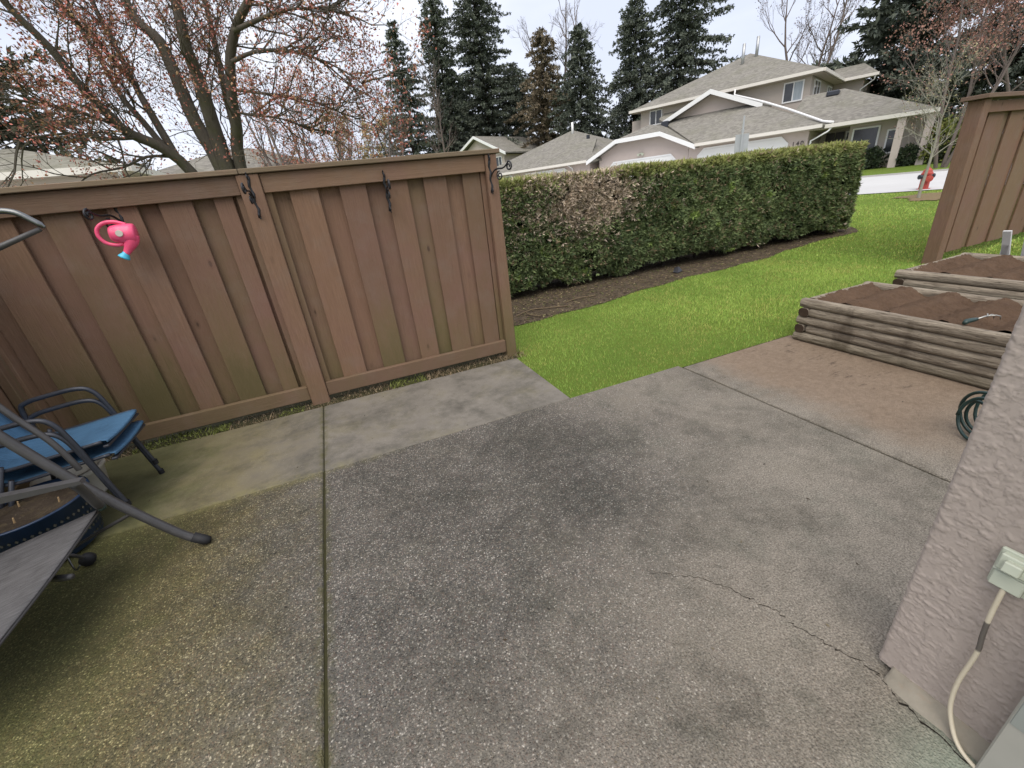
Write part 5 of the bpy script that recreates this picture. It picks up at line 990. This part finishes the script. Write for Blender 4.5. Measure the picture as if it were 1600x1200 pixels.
# houses seen over the fence at the left
def left_house(label, x0, x1, y0, y1, eave, rise, mat, wallmat):
    e = empty('bungalow', ((x0 + x1) / 2, (y0 + y1) / 2, 0), label, 'house'); B_ = ((x0 + x1) / 2, (y0 + y1) / 2, 0); part(e, B_, 'wall', wallmat, MB().box(x0 + .3, x1 - .3, y0 + .3, y1 - .3, -.1, eave - .1))
    hy = (y1 - y0) / 2; r0 = (x0 + hy, y0 + hy, eave + rise); r1 = (x1 - hy, y0 + hy, eave + rise); c_ = [(x0, y0, eave), (x1, y0, eave), (x1, y1, eave), (x0, y1, eave)]
    for q_ in ([c_[0], c_[1], r1, r0], [c_[1], c_[2], r1], [c_[2], c_[3], r0, r1], [c_[3], c_[0], r0]): part(e, B_, 'roof', mat, MB().slab(q_, (0, 0, -.12)))
    part(e, B_, 'soffit', 'stucco_far', MB().box(x0 + .04, x1 - .04, y0 + .04, y1 - .04, eave - .16, eave - .13)); part(e, B_, 'gutter', 'gutter', MB().box(x0 - .05, x1 + .05, y0 - .1, y0, eave - .15, eave + .03).box(x1, x1 + .1, y0, y1, eave - .15, eave + .03)); return e, B_
tag(MB().box(-30, 6, 11.6, 16.4, -.05, .02).build('reflector', 'road'), 'unseen pale slab added behind the fence to bounce neutral light', 'reflector', kind='structure')  # added out of view to bounce neutral light onto the bungalow eaves
lh, LBh = left_house('olive roofed bungalow at the far left behind the maple', -17, -4.9, 17, 25, 3.36, 1.15, 'shingle_olive', 'stucco_far')
part(lh, LBh, 'downspout', 'trim_white', MB().tube([(-5.1, 16.95, 3.2), (-5.2, 17.2, 2.9), (-5.35, 17.42, 2.6), (-5.35, 17.42, .1)], .05, 8))
lh2, LBh2 = left_house('grey roofed bungalow behind the leaning maple limb', -7.5, 1.6, 22, 30, 3.2, 1.5, 'shingle', 'stucco_far')

# ------------------------------------------------------------------ street furniture
hp_ = polar(64.45, 18.6); hy = empty('fire_hydrant', hp_, 'red fire hydrant behind the young tree beside the road', 'hydrant')
MB().lathe([(.0, 0), (.16, 0), (.16, .03), (.115, .035), (.112, .40), (.14, .41), (.14, .45), (.12, .46), (.1, .53), (.05, .58), (.03, .585), (.03, .62), (0, .62)], 24).build('barrel', 'hydrant_red', hy, smooth=False)
for sx in (-1, 1): MB().lathe([(0, -.02), (.05, -.02), (.05, .12), (.065, .125), (.065, .17), (.02, .175), (.02, .2), (0, .2)], 16, (sx * .06, -.0, .36), (sx * .82, -sx * .4, 0)).build('nozzle', 'frame_slate', hy)
MB().lathe([(0, .0), (.07, .0), (.07, .14), (.085, .145), (.085, .19), (0, .2)], 18, (-.03, -.04, .3), (-.7, -.7, 0)).build('pumper_nozzle', 'hydrant_red', hy)
sp_ = polar(48.75, 20.5); zS = sp_.z; sg = empty('street_sign', sp_, 'back of a grey street sign on a post rising above the hedge', 'sign', rz=R(-48))
MB().box(-.03, .03, -.03, .03, 0, 3.15 - zS, .004).build('post', 'sign_back', sg); MB().box(-.23, .23, .035, .041, 1.72 - zS, 2.56 - zS, .002).build('sign_plate', 'sign_back', sg); MB().box(-.05, .05, .03, .036, 2.62 - zS, 2.72 - zS).build('bracket', 'sign_back', sg)
up_ = polar(33.6, 88); ut = empty('utility_pole', up_, 'distant wooden utility pole in the gap between the conifers', 'pole', rz=R(-30)); MB().tube([(0, 0, 0), (0, 0, 11.0)], [.2, .13], 8).build('pole', 'bark_dark', ut); MB().box(-1.1, 1.1, -.09, .09, 10.4, 10.6).build('crossarm', 'bark_dark', ut); MB().lathe([(0, 0), (.22, .02), (.22, .8), (0, .85)], 12, (.35, 0, 8.8)).build('transformer', 'frame_slate', ut)
